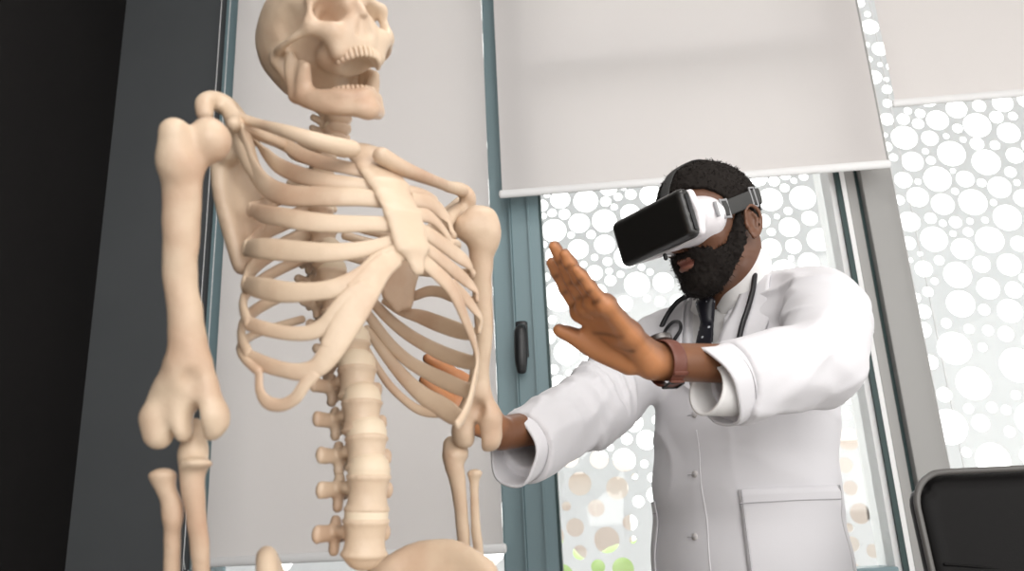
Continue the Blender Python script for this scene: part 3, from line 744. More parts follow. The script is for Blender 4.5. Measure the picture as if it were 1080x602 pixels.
chain(F, [A_(174,512), A_(180,535), A_(182,565), A_(181,605), A_(182,680)], [r_(8.5), r_(9), r_(9), r_(9), r_(10)], .006)
F.add(ell(A_(184,540), (r_(8), r_(8), r_(14))), .01)
fsdf('radius', F, bone, SK, 2, bumps(.0006, 80))
# --- left (far) arm
dB = 1.01
def B_(x, y, dz=0.0): return P(x, y, dB+dz)
def q_(w): return w*dB/FPX
F = Field(np.minimum(B_(470,480), B_(530,210))-.07, np.maximum(B_(470,480), B_(530,210))+.07, .0027)
F.add(ell(B_(494,240,-.004), (q_(16), q_(16), q_(15))), .004); F.add(cone(B_(508,233), B_(514,246), q_(15), q_(13)), .012)
F.add(cone(B_(502,228), B_(512,230), q_(9), q_(10)), .012); F.add(cone(B_(519,240,-.004), B_(517,258,-.003), q_(7), q_(7)), .010)
chain(F, [B_(508,246), B_(508,268), B_(508,300), B_(510,335), B_(510,362), B_(506,390), B_(505,415)], [q_(16), q_(13), q_(11), q_(10), q_(9.5), q_(10.5), q_(12)], .012)
F.add(cone(B_(505,412), B_(516,440), q_(10), q_(12)), .010); F.add(cone(B_(514,440), B_(515,463), q_(13.5), q_(14)), .010)
F.add(cone(B_(500,416), B_(490,440), q_(9), q_(11)), .010); F.add(ell(B_(490,455), (q_(14.5), q_(14), q_(18))), .006)
F.add(cone(B_(520,448), B_(523,458), q_(6), q_(6)), .008)
F.sub(ell(B_(503,462,-.012), (q_(3.5), .03, q_(17))), .006); F.sub(ell(B_(504,432,-.016), (q_(7), .012, q_(9))), .006)
fsdf('humerus', F, bone, SK, 2, bumps(.0008, 70))
F = Field(np.minimum(B_(470,450), B_(500,620))-.05, np.maximum(B_(470,450), B_(500,620))+.05, .0026)
F.add(cone(B_(484,474,.012), B_(478,470,.014), q_(10), q_(9)), .008)
chain(F, [B_(476,468,.012), B_(478,488), B_(482,505), B_(486,535), B_(489,572), B_(491,615)], [q_(8), q_(10), q_(9), q_(7.5), q_(7), q_(6.5)], .008)
F.add(ell(B_(480,480,.004), (q_(13), .015, q_(8))), .008)
fsdf('ulna', F, bone, SK, 2, bumps(.0006, 80))
F = Field(np.minimum(B_(490,490), B_(510,620))-.05, np.maximum(B_(490,490), B_(510,620))+.05, .0026)
F.add(ell(B_(501,499,.006), (q_(8), q_(8), q_(4.5))), .004)
chain(F, [B_(500,503,.006), B_(500.5,525,.004), B_(502,557), B_(505,585), B_(507,615)], [q_(5.5), q_(5), q_(5.5), q_(5.5), q_(6)], .006)
fsdf('radius', F, bone, SK, 2, bumps(.0006, 80))

# --- spine
def rcyl(a, b, r1, r2, ax):               # short flat-ended elliptical disc
    a = np.asarray(a, float); b = np.asarray(b, float); T = b-a; L = np.linalg.norm(T); T = T/L; X = nrm(np.asarray(ax)-(np.asarray(ax)@T)*T); Y = np.cross(T, X); c = (a+b)/2; m = max(r1, r2)+L
    def f(x, y, z):
        p = (x-c[0], y-c[1], z-c[2]); t = np.abs(p[0]*T[0]+p[1]*T[1]+p[2]*T[2])-L/2
        u = (p[0]*X[0]+p[1]*X[1]+p[2]*X[2])/r1; v = (p[0]*Y[0]+p[1]*Y[1]+p[2]*Y[2])/r2
        k = np.sqrt(u*u+v*v); d = k*(k-1)/np.maximum(np.sqrt((u/r1)**2+(v/r2)**2), 1e-5)
        return np.maximum(d, t)
    return c-m, c+m, f
def vertebra(name, c, r, hgt, tp, sp_, tilt, lumbar, discs=True, yaw=0.0):
    """c: centre of the body; r: body radius; tp: half span of the transverse processes; sp_: reach of the spinous process"""
    u = nrm(SKU+tilt*SKF); l = SKL; f = nrm(np.cross(u, l)*-1); f = f if f@SKF > 0 else -f
    pad = max(tp, sp_+r)+.02
    F = Field(c-pad, c+pad, max(.0018, r*.095))
    for s in (-1, 1):
        F.add(econe(c, c+u*s*hgt*.34, (r*.82, r*.72), (r*.90, r*.78), l), 0)
        F.add(rcyl(c+u*s*hgt*.36, c+u*s*hgt*.48, r*1.02, r*.86, l), .003)
    b = c-f*r*1.25
    F.sub(econe(b-u*.04, b+u*.04, (r*.42, r*.38), (r*.42, r*.38), l), .004)
    for s in (-1, 1):
        pd = c-f*r*.7+l*s*r*.62+u*hgt*.12; F.add(cone(pd, pd-f*r*.8, r*.26, r*.24), .006)
        fc = c-f*r*1.6+l*s*r*.6; F.add(cone(fc+u*hgt*.38, fc-u*hgt*.42, r*.24, r*.24), .006)
        te = c-f*r*(1.2 if lumbar else 1.5)+l*s*tp+u*hgt*(.05 if lumbar else .2)
        F.add(econe(fc+u*hgt*.05, te, (r*.34, r*.2), (r*.40, r*.22) if lumbar else (r*.3, r*.26), u), .004)
    F.add(cone(c-f*r*1.75, c-f*(r*1.75+sp_)-u*hgt*(.2 if lumbar else .8), r*.28, r*.24), .008)
    V, Q = F.mesh(); o = link(name, relax(V, Q, 2), Q, bone, SK)
    if discs:
        q = MB(); q.tube([c+u*hgt*.44, c+u*hgt*.66], [(r*.94, r*.79)]*2, normals=f, n=22, steps=5, cap=True); q.build('disc', M['disc'], o)
    return o
lum = [(377,404), (382,440), (387,478), (388,520), (385,567)]
lumS = [-.045, -.035, -.028, -.025, -.03]
LC = [K(x, y, s) for (x, y), s in zip(lum, lumS)]
gap = [np.linalg.norm(a-b) for a, b in zip(LC[:-1], LC[1:])]
for i, c in enumerate(LC):
    vertebra('vertebra', c, .0225+.0006*i, (gap[min(i, 3)]+.002)*.84, .040, .028, -.05 if i < 3 else .12, True)
th = [(372,372), (364,345), (356,320), (350,296), (345,273), (341,251), (338,230), (337,211), (338,193), (340,177), (344,163), (348,151)]
thS = [-.055, -.063, -.070, -.076, -.080, -.083, -.085, -.085, -.083, -.078, -.070, -.060]
TC = [K(x, y, s) for (x, y), s in zip(th, thS)]
for i, c in enumerate(TC):
    g = np.linalg.norm(c-(LC[0] if i == 0 else TC[i-1]))
    vertebra('vertebra', c, .0205-.0007*i, min(.028, g*.80), .030, .03, 0.1-.02*i, False)
ce = [(354,143), (357,132), (358,121), (358,110), (357,100), (356,91)]
for i, (x, y) in enumerate(ce):
    vertebra('vertebra', K(x, y, -.05+.004*i), 0.0155, .0135, .023, .018, -.1, False)

# --- pelvis with sacrum
LH = LC[-1]-np.array([0, 0, 0])
F = Field(LH+np.array([-.24, -.24, -.22]), LH+np.array([.24, .24, .07]), .005)
lp, fp = loc_(LH)[0], loc_(LH)[1]; up = loc_(LH)[2]
def Z(l, f, u): return S(lp+l*.93, fp+f, up+u-.035)
F.add(econe(Z(0, -.01, -.03), Z(0, -.05, -.13), (.05, .02), (.015, .01), SKL), .01)
for s in (-1, 1):
    crest = [Z(s*.045, -.055, -.005), Z(s*.085, -.04, .018), Z(s*.118, .0, .018), Z(s*.128, .045, -.005), Z(s*.122, .075, -.035)] if s > 0 else [Z(-.045, -.055, -.03), Z(-.080, -.04, -.012), Z(-.112, .0, .022), Z(-.122, .045, -.045), Z(-.118, .07, -.07)]
    chain(F, crest, [.010, .009, .010, .010, .011], .008)
    for a, b in zip(crest[:-1], crest[1:]):
        base = Z(s*.07, .01, -.09); m_ = (a+b)/2
        F.add(econe(m_, base, (.026, .007), (.03, .012), b-a), .015)
    chain(F, [Z(s*.07, .01, -.09), Z(s*.075, .03, -.115), Z(s*.045, .075, -.125), Z(s*.01, .09, -.125)], [.024, .022, .010, .012], .01)
    chain(F, [Z(s*.075, .02, -.115), Z(s*.06, .0, -.17), Z(s*.035, .035, -.17), Z(s*.012, .085, -.135)], [.02, .014, .009, .009], .01)
fsdf('pelvis', F, bone, SK, 2)
# legs and stand below the frame
for s in (-1, 1):
    q = MB(); q.tube([Z(s*.085, .03, -.12), Z(s*.12, .03, -.14), Z(s*.10, .03, -.30), Z(s*.085, .03, -.50)], [.02, .02, .014, .026], n=12, steps=24); q.build('femur', bone, SK)
    kz = Z(s*.085, .03, -.5)[2]
    a = Z(s*.085, .03, -.5); b = a.copy(); b[2] = .07
    q = MB(); q.tube([a-(0, 0, .05), (a+b)/2, b], [.026, .011, .018], n=12, steps=14); q.build('tibia', bone, SK)
    q = MB(); q.tube([b-.05*SKF-(0, 0, .04), b-(0, 0, .02), b+.12*SKF-(0, 0, .055)], [(.022, .025), (.03, .02), (.035, .01)], normals=(0, 0, 1), n=12, steps=12); q.build('foot', bone, SK)
q = MB(); sb = Z(0, -.09, 0); q.tube([(sb[0], sb[1], .03), (sb[0], sb[1], Z(0, 0, -.06)[2])], .012, n=14, steps=3); q.tube([(sb[0], sb[1], Z(0, 0, -.08)[2]), Z(0, -.03, -.08)], .01, n=10, steps=3); q.build('stand_pole', M['chrome'], SK)
q = MB()
for k in range(5):
    a = 2*math.pi*k/5; q.tube([(sb[0], sb[1], .05), (sb[0]+.26*math.cos(a), sb[1]+.26*math.sin(a), .02)], .014, n=10, steps=3)
q.build('stand_base', M['chrome'], SK)

# --- skull
def _k(fn):
    def w(a, b, *r, **k):
        if fn is ell: return ell(a, np.asarray(b)*KS, *r)
        if fn is cone: return cone(a, b, *[x*KS for x in r])
        return econe(a, b, tuple(np.array(r[0])*KS), tuple(np.array(r[1])*KS), r[2])
    return w
_e, _c, _ec = _k(ell), _k(cone), _k(econe)
VD = nrm(np.array([CAM[0], CAM[1], 0])-np.array([SKO[0], SKO[1], 0]))      # from the skeleton towards the lens, level
def rotz(v, a): c, s = math.cos(a), math.sin(a); return np.array([c*v[0]-s*v[1], s*v[0]+c*v[1], v[2]])
kf = rotz(VD, math.radians(29)); kl = rotz(kf, math.pi/2); rl = math.radians(13)
pt = math.radians(4); u0 = nrm(SKU*math.cos(pt)-kf*math.sin(pt)); kf = nrm(kf*math.cos(pt)+SKU*math.sin(pt))
ku = nrm(u0*math.cos(rl)-kl*math.sin(rl)); kl = nrm(kl*math.cos(rl)+u0*math.sin(rl))
KM = np.array([kf, kl, ku]); KO = P(345, 57, 0.93); KS = 0.86
def G(f, l, u): return KO+KS*(f*kf+l*kl+u*ku)
F = Field(KO-.115, KO+.125, .0021)
F.add(_e(G(-.015, 0, .045), (.086, .071, .066), KM)); F.add(_e(G(-.045, 0, .025), (.055, .060, .052), KM), .02); F.add(_e(G(.03, 0, .05), (.05, .055, .052), KM), .02)
F.add(_e(G(-.03, 0, -.012), (.05, .045, .02), KM), .02)                                                # base of the skull
F.add(_e(G(.066, 0, -.005), (.028, .034, .034), KM), .015)                                             # mid face
F.add(_e(G(.038, 0, -.026), (.032, .038, .022), KM), .01)
F.add(_ec(G(.062, 0, -.020), G(.060, 0, -.030), (.033, .025), (.031, .026), kl), .008); F.inter(lambda x, y, z: -((x-KO[0])*ku[0]+(y-KO[1])*ku[1]+(z-KO[2])*ku[2])/1.0-.046*KS-np.clip(.03-((x-KO[0])*kf[0]+(y-KO[1])*kf[1]+(z-KO[2])*kf[2])/KS, 0, 1))                # maxilla
for s in (-1, 1):
    F.add(_c(G(.082, s*.012, .032), G(.068, s*.05, .030), .008, .008), .010)                          # brow
    F.add(_c(G(.068, s*.05, .028), G(.060, s*.055, .0), .006, .007), .008)
    F.add(_c(G(.060, s*.052, -.006), G(.072, s*.036, -.018), .010, .010), .010)                       # cheek bone
    F.add(_c(G(.072, s*.034, -.016), G(.065, s*.028, -.04), .010, .010), .010)
    F.add(_c(G(-.022, s*.056, -.005), G(-.018, s*.050, -.032), .013, .009), .010)                     # mastoid
    F.sub(_e(G(.030, s*.063, .014), (.024, .009, .020), KM), .012)                                     # temporal hollow
    F.sub(_e(G(.034, s*.056, -.020), (.020, .012, .014), KM), .006)
    F.sub(_e(G(.088, s*.035, .011), (.034, .0205, .0180), KM), .005)                                   # orbit
    F.sub(_e(G(.062, s*.026, .012), (.020, .010, .010), KM), .006)
    F.sub(_e(G(-.006, s*.068, -.006), (.005, .012, .005), KM), .003)
    F.sub(_c(G(.095, s*.0065, -.020), G(.095, s*.0035, -.006), .0072, .003), .002)                    # nasal opening
F.add(_c(G(.090, 0, .016), G(.096, 0, .000), .0055, .0045), .006)
for s in (-1, 1): F.sub(_c(G(.092, s*.0065, -.024), G(.094, s*.0035, -.007), .0072, .0032), .002)
for s in (-1, 1):
    chain(F, [G(.058, s*.056, -.008), G(.035, s*.069, -.010), G(.008, s*.070, -.006), G(-.008, s*.064, .0)], [x*KS for x in [.007, .0048, .0052, .007]], .006)
F.add(_c(G(.085, 0, -.008), G(.084, 0, -.030), .0016, .002), .002)
F.sub(_ec(G(.054, 0, -.062), G(.050, 0, -.054), (.023, .025), (.022, .020), kl), .005)                # palate
skull = fsdf('skull', F, bone, SK, 1, bumps(.0006, 70))
# mandible
jd = math.radians(14.5)
def J(f, l, u):                          # the jaw hangs open about its hinge
    f0, u0 = f-.004, u+.010; return G(.004+f0*math.cos(jd)+u0*math.sin(jd), l, -.010-f0*math.sin(jd)+u0*math.cos(jd))
F = Field(KO-.115, KO+.125, .0021)
for s in (-1, 1):
    chain(F, [J(.002, s*.056, -.012), J(-.002, s*.054, -.032), J(-.002, s*.050, -.058)], [x*KS for x in [.0065, .009, .010]], .006)
    chain(F, [J(.029, s*.050, -.032), J(.022, s*.050, -.042), J(.014, s*.049, -.060)], [x*KS for x in [.006, .009, .010]], .008)
    F.add(_ec(J(.004, s*.051, -.036), J(.020, s*.050, -.038), (.019, .005), (.017, .005), ku), .006)
    chain(F, [J(0, s*.050, -.062), J(.028, s*.043, -.078), J(.055, s*.031, -.089), J(.074, s*.013, -.093), J(.078, 0, -.094)], [x*KS for x in [.009, .009, .009, .0095, .010]], .006)
    chain(F, [J(.018, s*.047, -.064), J(.040, s*.037, -.071), J(.060, s*.026, -.074), J(.073, s*.010, -.076), J(.075, 0, -.076)], [x*KS for x in [.008, .009, .009, .008, .008]], .010)
F.add(_e(J(.080, 0, -.093), (.008, .014, .009), KM), .008)
jaw = fsdf('jaw', F, bone, SK, 1, bumps(.0005, 80)); jaw.parent = skull
def teeth(fn, u0, u1, back, wide, par, n=14):
    q = MB()
    for i in range(n):
        t = -1.2+2.4*i/(n-1); f = back+(.030)*math.cos(t*1.12); l = wide*math.sin(t*1.05)/math.sin(1.26); w = KS*(.0027 if abs(t) < .6 else .0038)
        q.tube([fn(f, l, u0), fn(f+.001, l, (u0+u1)/2), fn(f+.001, l, u1)], [(w*.7, .003), (w, .0036), (w*.95, .0028)], normals=nrm(math.cos(t)*kf+math.sin(t)*kl), n=10, steps=7)
    return q.build('teeth', bone, par)
teeth(G, -.040, -.0515, .053, .028, skull)
teeth(J, -.076, -.064, .044, .027, skull)
# ------------------------------------------------------------------ the man in the white coat
from mathutils.bvhtree import BVHTree
def skin_mat():
    m = bpy.data.materials.new('brown skin'); m.use_nodes = True; n = m.node_tree.nodes; L = m.node_tree.links; b = n['Principled BSDF']
    a = n.new('ShaderNodeAttribute'); a.attribute_name = 'pigment'; L.new(a.outputs['Color'], b.inputs['Base Color'])
    b.inputs['Roughness'].default_value = 0.42; b.inputs['Specular IOR Level'].default_value = 0.45
    b.inputs['Subsurface Weight'].default_value = 0.10; b.inputs['Subsurface Scale'].default_value = 0.006; b.inputs['Subsurface Radius'].default_value = (1, .4, .2)
    t = n.new('ShaderNodeTexCoord'); x = n.new('ShaderNodeTexNoise'); x.inputs['Scale'].default_value = 260; x.inputs['Detail'].default_value = 5
    p = n.new('ShaderNodeBump'); p.inputs['Strength'].default_value = 0.25; p.inputs['Distance'].default_value = 0.0008
    L.new(t.outputs['Object'], x.inputs['Vector']); L.new(x.outputs['Fac'], p.inputs['Height']); L.new(p.outputs['Normal'], b.inputs['Normal']); return m
M['skin'] = skin_mat()
M['coat'] = mat('white cotton coat', (0.715, 0.705, 0.73), 0.85, bump=(500, 0.2, 0.0006), sheen=0.15)
M['shirt'] = mat('white shirt cotton', (0.82, 0.81, 0.80), 0.8)
M['hair'] = mat('black curly hair', (0.011, 0.008, 0.0065), 0.8, spec=0.2)
M['tie'] = mat('black silk tie', (0.010, 0.011, 0.016), 0.4)
def dotted(m):
    n = m.node_tree.nodes; L = m.node_tree.links; t = n.new('ShaderNodeTexCoord'); v = n.new('ShaderNodeTexVoronoi'); v.inputs['Scale'].default_value = 62; v.inputs['Randomness'].default_value = 0.25
    c = n.new('ShaderNodeMath'); c.operation = 'LESS_THAN'; c.inputs[1].default_value = 0.16; x = n.new('ShaderNodeMix'); x.data_type = 'RGBA'
    x.inputs[6].default_value = (0.010, 0.010, 0.016, 1); x.inputs[7].default_value = (0.6, 0.62, 0.66, 1)
    L.new(t.outputs['Object'], v.inputs['Vector']); L.new(v.outputs['Distance'], c.inputs[0]); L.new(c.outputs[0], x.inputs[0]); L.new(x.outputs[2], n['Principled BSDF'].inputs['Base Color'])
dotted(M['tie'])
M['trouser'] = mat('dark trouser wool', (0.03, 0.032, 0.04), 0.85)
M['strapbrown'] = mat('brown leather strap', (0.15, 0.048, 0.030), 0.45, bump=(200, 0.2, 0.0006))
M['visor'] = mat('smoked black plastic', (0.014, 0.013, 0.012), 0.28, spec=0.6)
M['vrwhite'] = mat('white plastic', (0.83, 0.80, 0.82), 0.35)
M['vrgrey'] = mat('grey plastic', (0.30, 0.30, 0.31), 0.4)
M['strap'] = mat('dark elastic strap', (0.045, 0.045, 0.044), 0.8, bump=(700, 0.3, 0.0006))
M['rubber'] = mat('black rubber tube', (0.010, 0.010, 0.012), 0.4)
M['thread'] = mat('grey stitching', (0.45, 0.44, 0.46), 0.8)
M['button'] = mat('pearl button', (0.60, 0.57, 0.56), 0.3)

SL = P(866, 322, 1.50); SR = P(700, 358, 1.76); SR[2] = SL[2] = 1.412
tl = nrm(np.array([SL[0]-SR[0], SL[1]-SR[1], 0])); tf = np.array([tl[1], -tl[0], 0.0]); MC = (SL+SR)/2
def T(l, f, z): return np.array([MC[0], MC[1], 0])+l*tl+f*tf+np.array([0, 0, z])
person = empty('person', T(0, -.02, 0), 'man in a white coat and dark headset raising his open hand', 'person')
EL, ER = P(865, 384, 1.245), P(622, 432, 1.50)
WL, WR_ = P(694, 383, 1.105), P(537, 463, 1.25)
# ---- coat
HC = .0045
lo = np.minimum.reduce([SL, SR, EL, ER, WL, WR_, T(-.25, -.25, .5), T(.25, .25, .5)])-.09; hi = np.maximum.reduce([SL, SR, EL, ER, T(.25, .25, 1.5), T(-.25, -.25, 1.5)])+.09
lo[2] = .56
TB = [(1.40, .135, .085, -.005, 0), (1.33, .176, .112, .0, 0), (1.22, .176, .124, .005, -.010), (1.10, .174, .124, .005, -.026), (.97, .182, .128, .005, -.032), (.80, .198, .14, .0, -.036), (.60, .215, .16, .0, -.034)]
def torso(F, ins=0.0, k=.03):
    for a, b in zip(TB[:-1], TB[1:]):
        F.add(econe(T(a[4], a[3], a[0]), T(b[4], b[3], b[0]), (a[1]-ins, a[2]-ins), (b[1]-ins, b[2]-ins), tl), k)
    for s in (-1, 1):
        F.add(cone(T(s*.055, -.025, 1.452), T(s*.165, -.01, 1.405), .052-ins, .062-ins), .04)
    F.add(ell(T(0, -.01, 1.43), (.085-ins, .075-ins, .07-ins), np.array([tl, tf, SKU])), .03)
def neckcut(F, r, z=1.455):
    F.sub(cone(T(0, -.005, z), T(0, .045, z+.2), r, r+.03), .006)
def vcut(F, zb, wt, zt=1.50):
    c = T(0, .15, (zb+zt)/2)
    def f(x, y, z):
        l = (x-MC[0])*tl[0]+(y-MC[1])*tl[1]; q = (x-MC[0])*tf[0]+(y-MC[1])*tf[1]
        w = wt*np.clip((z-zb)/(zt-zb), -1, 1)
        return np.maximum(np.maximum((np.abs(l+.004)-w)*.9, .02-q), np.maximum(zb-.05-z, z-zt-.1))
    F.sub((c-.25, c+.25, f), .004)
def foldnoise(dirv, fs, ss, amp, ctr=None, rad=None):
    d = nrm(dirv); a = nrm(np.cross(d, [0.3, .5, .8])); b = np.cross(d, a)
    def f(x, y, z):
        u = x*d[0]+y*d[1]+z*d[2]; v = x*a[0]+y*a[1]+z*a[2]; w = x*b[0]+y*b[1]+z*b[2]
        n = vnoise(u*fs, v*ss, w*ss)
        n = np.maximum(0, 1-np.abs(n)/.42)**1.3*amp
        if ctr is not None: n = n*np.exp(-((x-ctr[0])**2+(y-ctr[1])**2+(z-ctr[2])**2)/(rad*rad))
        return n
    return f
FB = Field(lo, hi, HC); torso(FB)
for a_ in ((tl+.35*SKU, 13, 2.4, -.0035), (np.array([.2, .4, .9]), 7, 4, -.0025)): FB.disp(foldnoise(*a_))
Vt, Qt = FB.mesh(); Vt = relax(Vt, Qt, 2); bvh = BVHTree.FromPolygons([Vector(v) for v in Vt.tolist()], Qt.tolist())
def front(l, z, off=0.004):
    o = T(l, .4, z); h = bvh.ray_cast(Vector(o.tolist()), Vector((-tf).tolist()))
    if h[0] is None: return T(l, .1, z)
    return np.array(h[0])+off*np.array(h[1])
def seen(px, py, off=0.004):
    h = bvh.ray_cast(Vector(CAM.tolist()), Vector(nrm(ray(px, py)).tolist()))
    return (np.array(h[0])+off*np.array(h[1]), np.array(h[1])) if h[0] is not None else (P(px, py, 1.55), -tf)
def lz(px, py):
    p, n = seen(px, py, 0); return (p-np.array([MC[0], MC[1], 0]))@tl, p[2]
def polar(l, z, off=.004):                # like front() but wrapping round the flank: l is measured along the cloth
    lc = -.034; th = (l-lc)/.165; o = T(lc+.5*math.sin(th), .5*math.cos(th), z); d = T(lc, 0, z)-o
    h = bvh.ray_cast(Vector(o.tolist()), Vector(nrm(d).tolist())); return np.array(h[0])+off*np.array(h[1]) if h[0] is not None else T(l, .1, z)
# sleeves
F = Field(lo, hi, HC); torso(F)
cufL = P(752, 404, 1.135); cufR = P(541, 474, 1.262)
chL = [SL+(-.03*tl), SL, EL, cufL]; chR = [SR+.03*tl, SR, ER, cufR]
chain(F, [T(.12, -.01, 1.385), SL+np.array([0, 0, -.012]), SL*.5+EL*.5+np.array([.012, 0, .005]), EL+.0*tl], [.072, .069, .065, .060], .03)
axL = RC[:, 1]
F.add(econe(EL, cufL, (.061, .056), (.050, .046), axL), .012)
F.add(econe(cufL+.25*(EL-cufL)-np.array([0, 0, .012]), cufL-np.array([0, 0, .016]), (.05, .042), (.050, .038), axL), .02)
chain(F, [T(-.12, -.01, 1.385), SR+np.array([0, 0, -.012]), SR*.5+ER*.5, ER], [.073, .074, .069, .063], .03)
F.add(econe(ER, cufR, (.062, .058), (.047, .043), axL), .015)
F.add(econe(cufR+.25*(ER-cufR)-np.array([0, 0, .010]), cufR-np.array([0, 0, .014]), (.046, .04), (.044, .036), axL), .02)
for c, e in ((cufL, EL), (cufR, ER)):                                       # sleeves end open, inside a thin cuff
    d = nrm(c-e)
    def cut(x, y, z, c=c, d=d): return -((x-c[0])*d[0]+(y-c[1])*d[1]+(z-c[2])*d[2])-.035
    F.sub((c-.12, c+.12, cut), .002)
    F.sub(econe(c-d*.09, c+d*.06, (.036, .034), (.046, .042), axL), .003)
def ridges(lines, r=.008, k=.014):
    for ln in lines: chain(F, [P(*q) for q in ln], [r*.5]+[r]*(len(ln)-2)+[r*.5], k)
ridges([[(588,420,1.395), (603,440,1.385), (616,466,1.40)], [(603,414,1.42), (620,438,1.41), (634,462,1.425)], [(622,402,1.47), (640,425,1.455), (650,446,1.47)], [(646,388,1.53), (660,410,1.52), (668,432,1.53)]], .012)
ridges([[(838,316,1.43), (866,330,1.36), (893,346,1.36)], [(846,300,1.44), (876,308,1.39), (900,326,1.385)], [(828,338,1.42), (858,352,1.325), (888,366,1.30)], [(800,372,1.20), (838,384,1.185), (868,402,1.19)], [(790,400,1.17), (822,414,1.175), (850,420,1.19)]], .012)
vcut(F, 1.262, .085); neckcut(F, .062)
F.disp(foldnoise(ER-SR+np.array([-.25, 0, .1]), 36, 9, -.013, ER*.7+SR*.3, .17))
F.disp(foldnoise(np.array([-.8, 0, .5]), 36, 8, -.009, ER*.55+cufR*.45, .13))
F.disp(foldnoise(np.array([.3, .1, 1.0]), 30, 7, -.013, SL*.8+EL*.2-.02*tl, .15))
F.disp(foldnoise(np.array([.5, .2, -.8]), 30, 6, -.010, EL*.45+cufL*.55, .14))
F.disp(foldnoise(tl+.35*SKU, 13, 2.4, -.0035)); F.disp(foldnoise(np.array([.2, .4, .9]), 7, 4, -.0025))
V, Q = F.mesh(); V = relax(V, Q, 2)
coat = link('coat', V, Q, M['coat'], person)
def cuff(c, e, r0, r1, slant, ref):
    d = nrm(c-e); x = nrm(axL-(axL@d)*d); y = np.cross(d, x); n = 40; rings = []
    def ring(s, ra, rb, sl): 
        return np.array([c+d*(s+sl*math.cos(t))+x*(ra*math.cos(t)-.003*(s > -.04))+y*rb*math.sin(t)+nrm(x*math.cos(t)+y*math.sin(t))*.0016*math.sin(5*t+ref)*(s+.06)/.06 for t in np.linspace(0, 2*math.pi, n, endpoint=False)])
    for s, f in ((-.062, 0), (-.04, .3), (-.02, .6), (-.004, .95), (0, 1)): rings.append(ring(s, r0[0]+(r1[0]-r0[0])*f, r0[1]+(r1[1]-r0[1])*f, slant*f))
    for s, f in ((.001, 1), (-.004, .95), (-.02, .6), (-.055, .1)): rings.append(ring(s, r0[0]+(r1[0]-r0[0])*f-.0035, r0[1]+(r1[1]-r0[1])*f-.0035, slant*f))
    V = np.vstack(rings); Fc = [[i*n+j, i*n+(j+1) % n, (i+1)*n+(j+1) % n, (i+1)*n+j] for i in range(len(rings)-1) for j in range(n)]
    o = link('cuff', V, Fc, M['coat'], coat)
    q = MB(); s_ = ring(-.03, r0[0]+(r1[0]-r0[0])*.45+.0006, r0[1]+(r1[1]-r0[1])*.45+.0006, slant*.45); q.tube(np.vstack([s_, s_[:1]]), .0007, n=6, steps=80); q.build('stitching', M['thread'], o)
def shirt_cuff(c, e, drop):
    d = nrm(c-e); x = nrm(axL-(axL@d)*d); y = np.cross(d, x); n = 36; rings = []
    for s, r, o in ((-.05, .046, .004), (-.02, .041, .004), (.008, .0345, drop), (.014, .0335, drop), (.0135, .0305, drop), (.005, .0305, drop), (-.05, .040, .004)):
        rings.append(np.array([c+d*(s-.012*math.cos(t)*(s > 0))-x*o+x*r*math.cos(t)+y*r*.94*math.sin(t) for t in np.linspace(0, 2*math.pi, n, endpoint=False)]))
    return link('shirt_cuff', np.vstack(rings), [[i*n+j, i*n+(j+1) % n, (i+1)*n+(j+1) % n, (i+1)*n+j] for i in range(6) for j in range(n)], M['shirt'], person)
shirt_cuff(cufL-np.array([0, 0, .004]), EL, .003)
cuff(cufL-np.array([0, 0, .004]), EL, (.054, .049), (.057, .046), .017, 1.0)
cuff(cufR-np.array([0, 0, .004]), ER, (.050, .046), (.049, .041), -.014, 2.0)
def patch(name, uv, nx, ny, m, parent, off=0.004, th=0.004, fn=None):
    """sheet on the torso front: uv(s,t) -> (l,z)"""
    fn = fn or front; A = []
    for i in range(nx+1):
        for j in range(ny+1): A.append(fn(*uv(i/nx, j/ny), off))
    A = np.array(A).reshape(nx+1, ny+1, 3)
    for _ in range(2): A[1:-1, 1:-1] = .5*A[1:-1, 1:-1]+.125*(A[:-2, 1:-1]+A[2:, 1:-1]+A[1:-1, :-2]+A[1:-1, 2:])
    A = A.reshape(-1, 3); B = A-tf*th-0; n = len(A); Fq = []
    for i in range(nx):
        for j in range(ny):
            a = i*(ny+1)+j; c = a+ny+1; Fq += [[a, a+1, c+1, c], [n+a, n+c, n+c+1, n+a+1]]
    for i in range(nx):
        for j in (0, ny): a = i*(ny+1)+j; c = a+ny+1; Fq.append([a, c, n+c, n+a] if j == 0 else [a, n+a, n+c, c])
    for j in range(ny):
        for i in (0, nx): a = i*(ny+1)+j; Fq.append([a, n+a, n+a+1, a+1] if i == 0 else [a, a+1, n+a+1, n+a])
    return link(name, np.vstack([A, B]), Fq, m, parent)
def lerp(pts, t):
    pts = np.asarray(pts, float); u = t*(len(pts)-1); i = min(len(pts)-2, int(u)); return pts[i]+(pts[i+1]-pts[i])*(u-i)
for s in (-1, 1):                                                           # lapels with a collar notch
    inner = [(-.004+s*.072, 1.475), (-.004+s*.054, 1.40), (-.004+s*.034, 1.32), (-.004+s*.004, 1.268)]
    outer = [(s*.110, 1.470), (s*.118, 1.40), (s*.108, 1.335), (s*.008, 1.258)]
    patch('lapel', lambda a, b: lerp(inner, a)*(1-b)+lerp(outer, a)*b, 26, 8, M['coat'], coat, .010, .006)
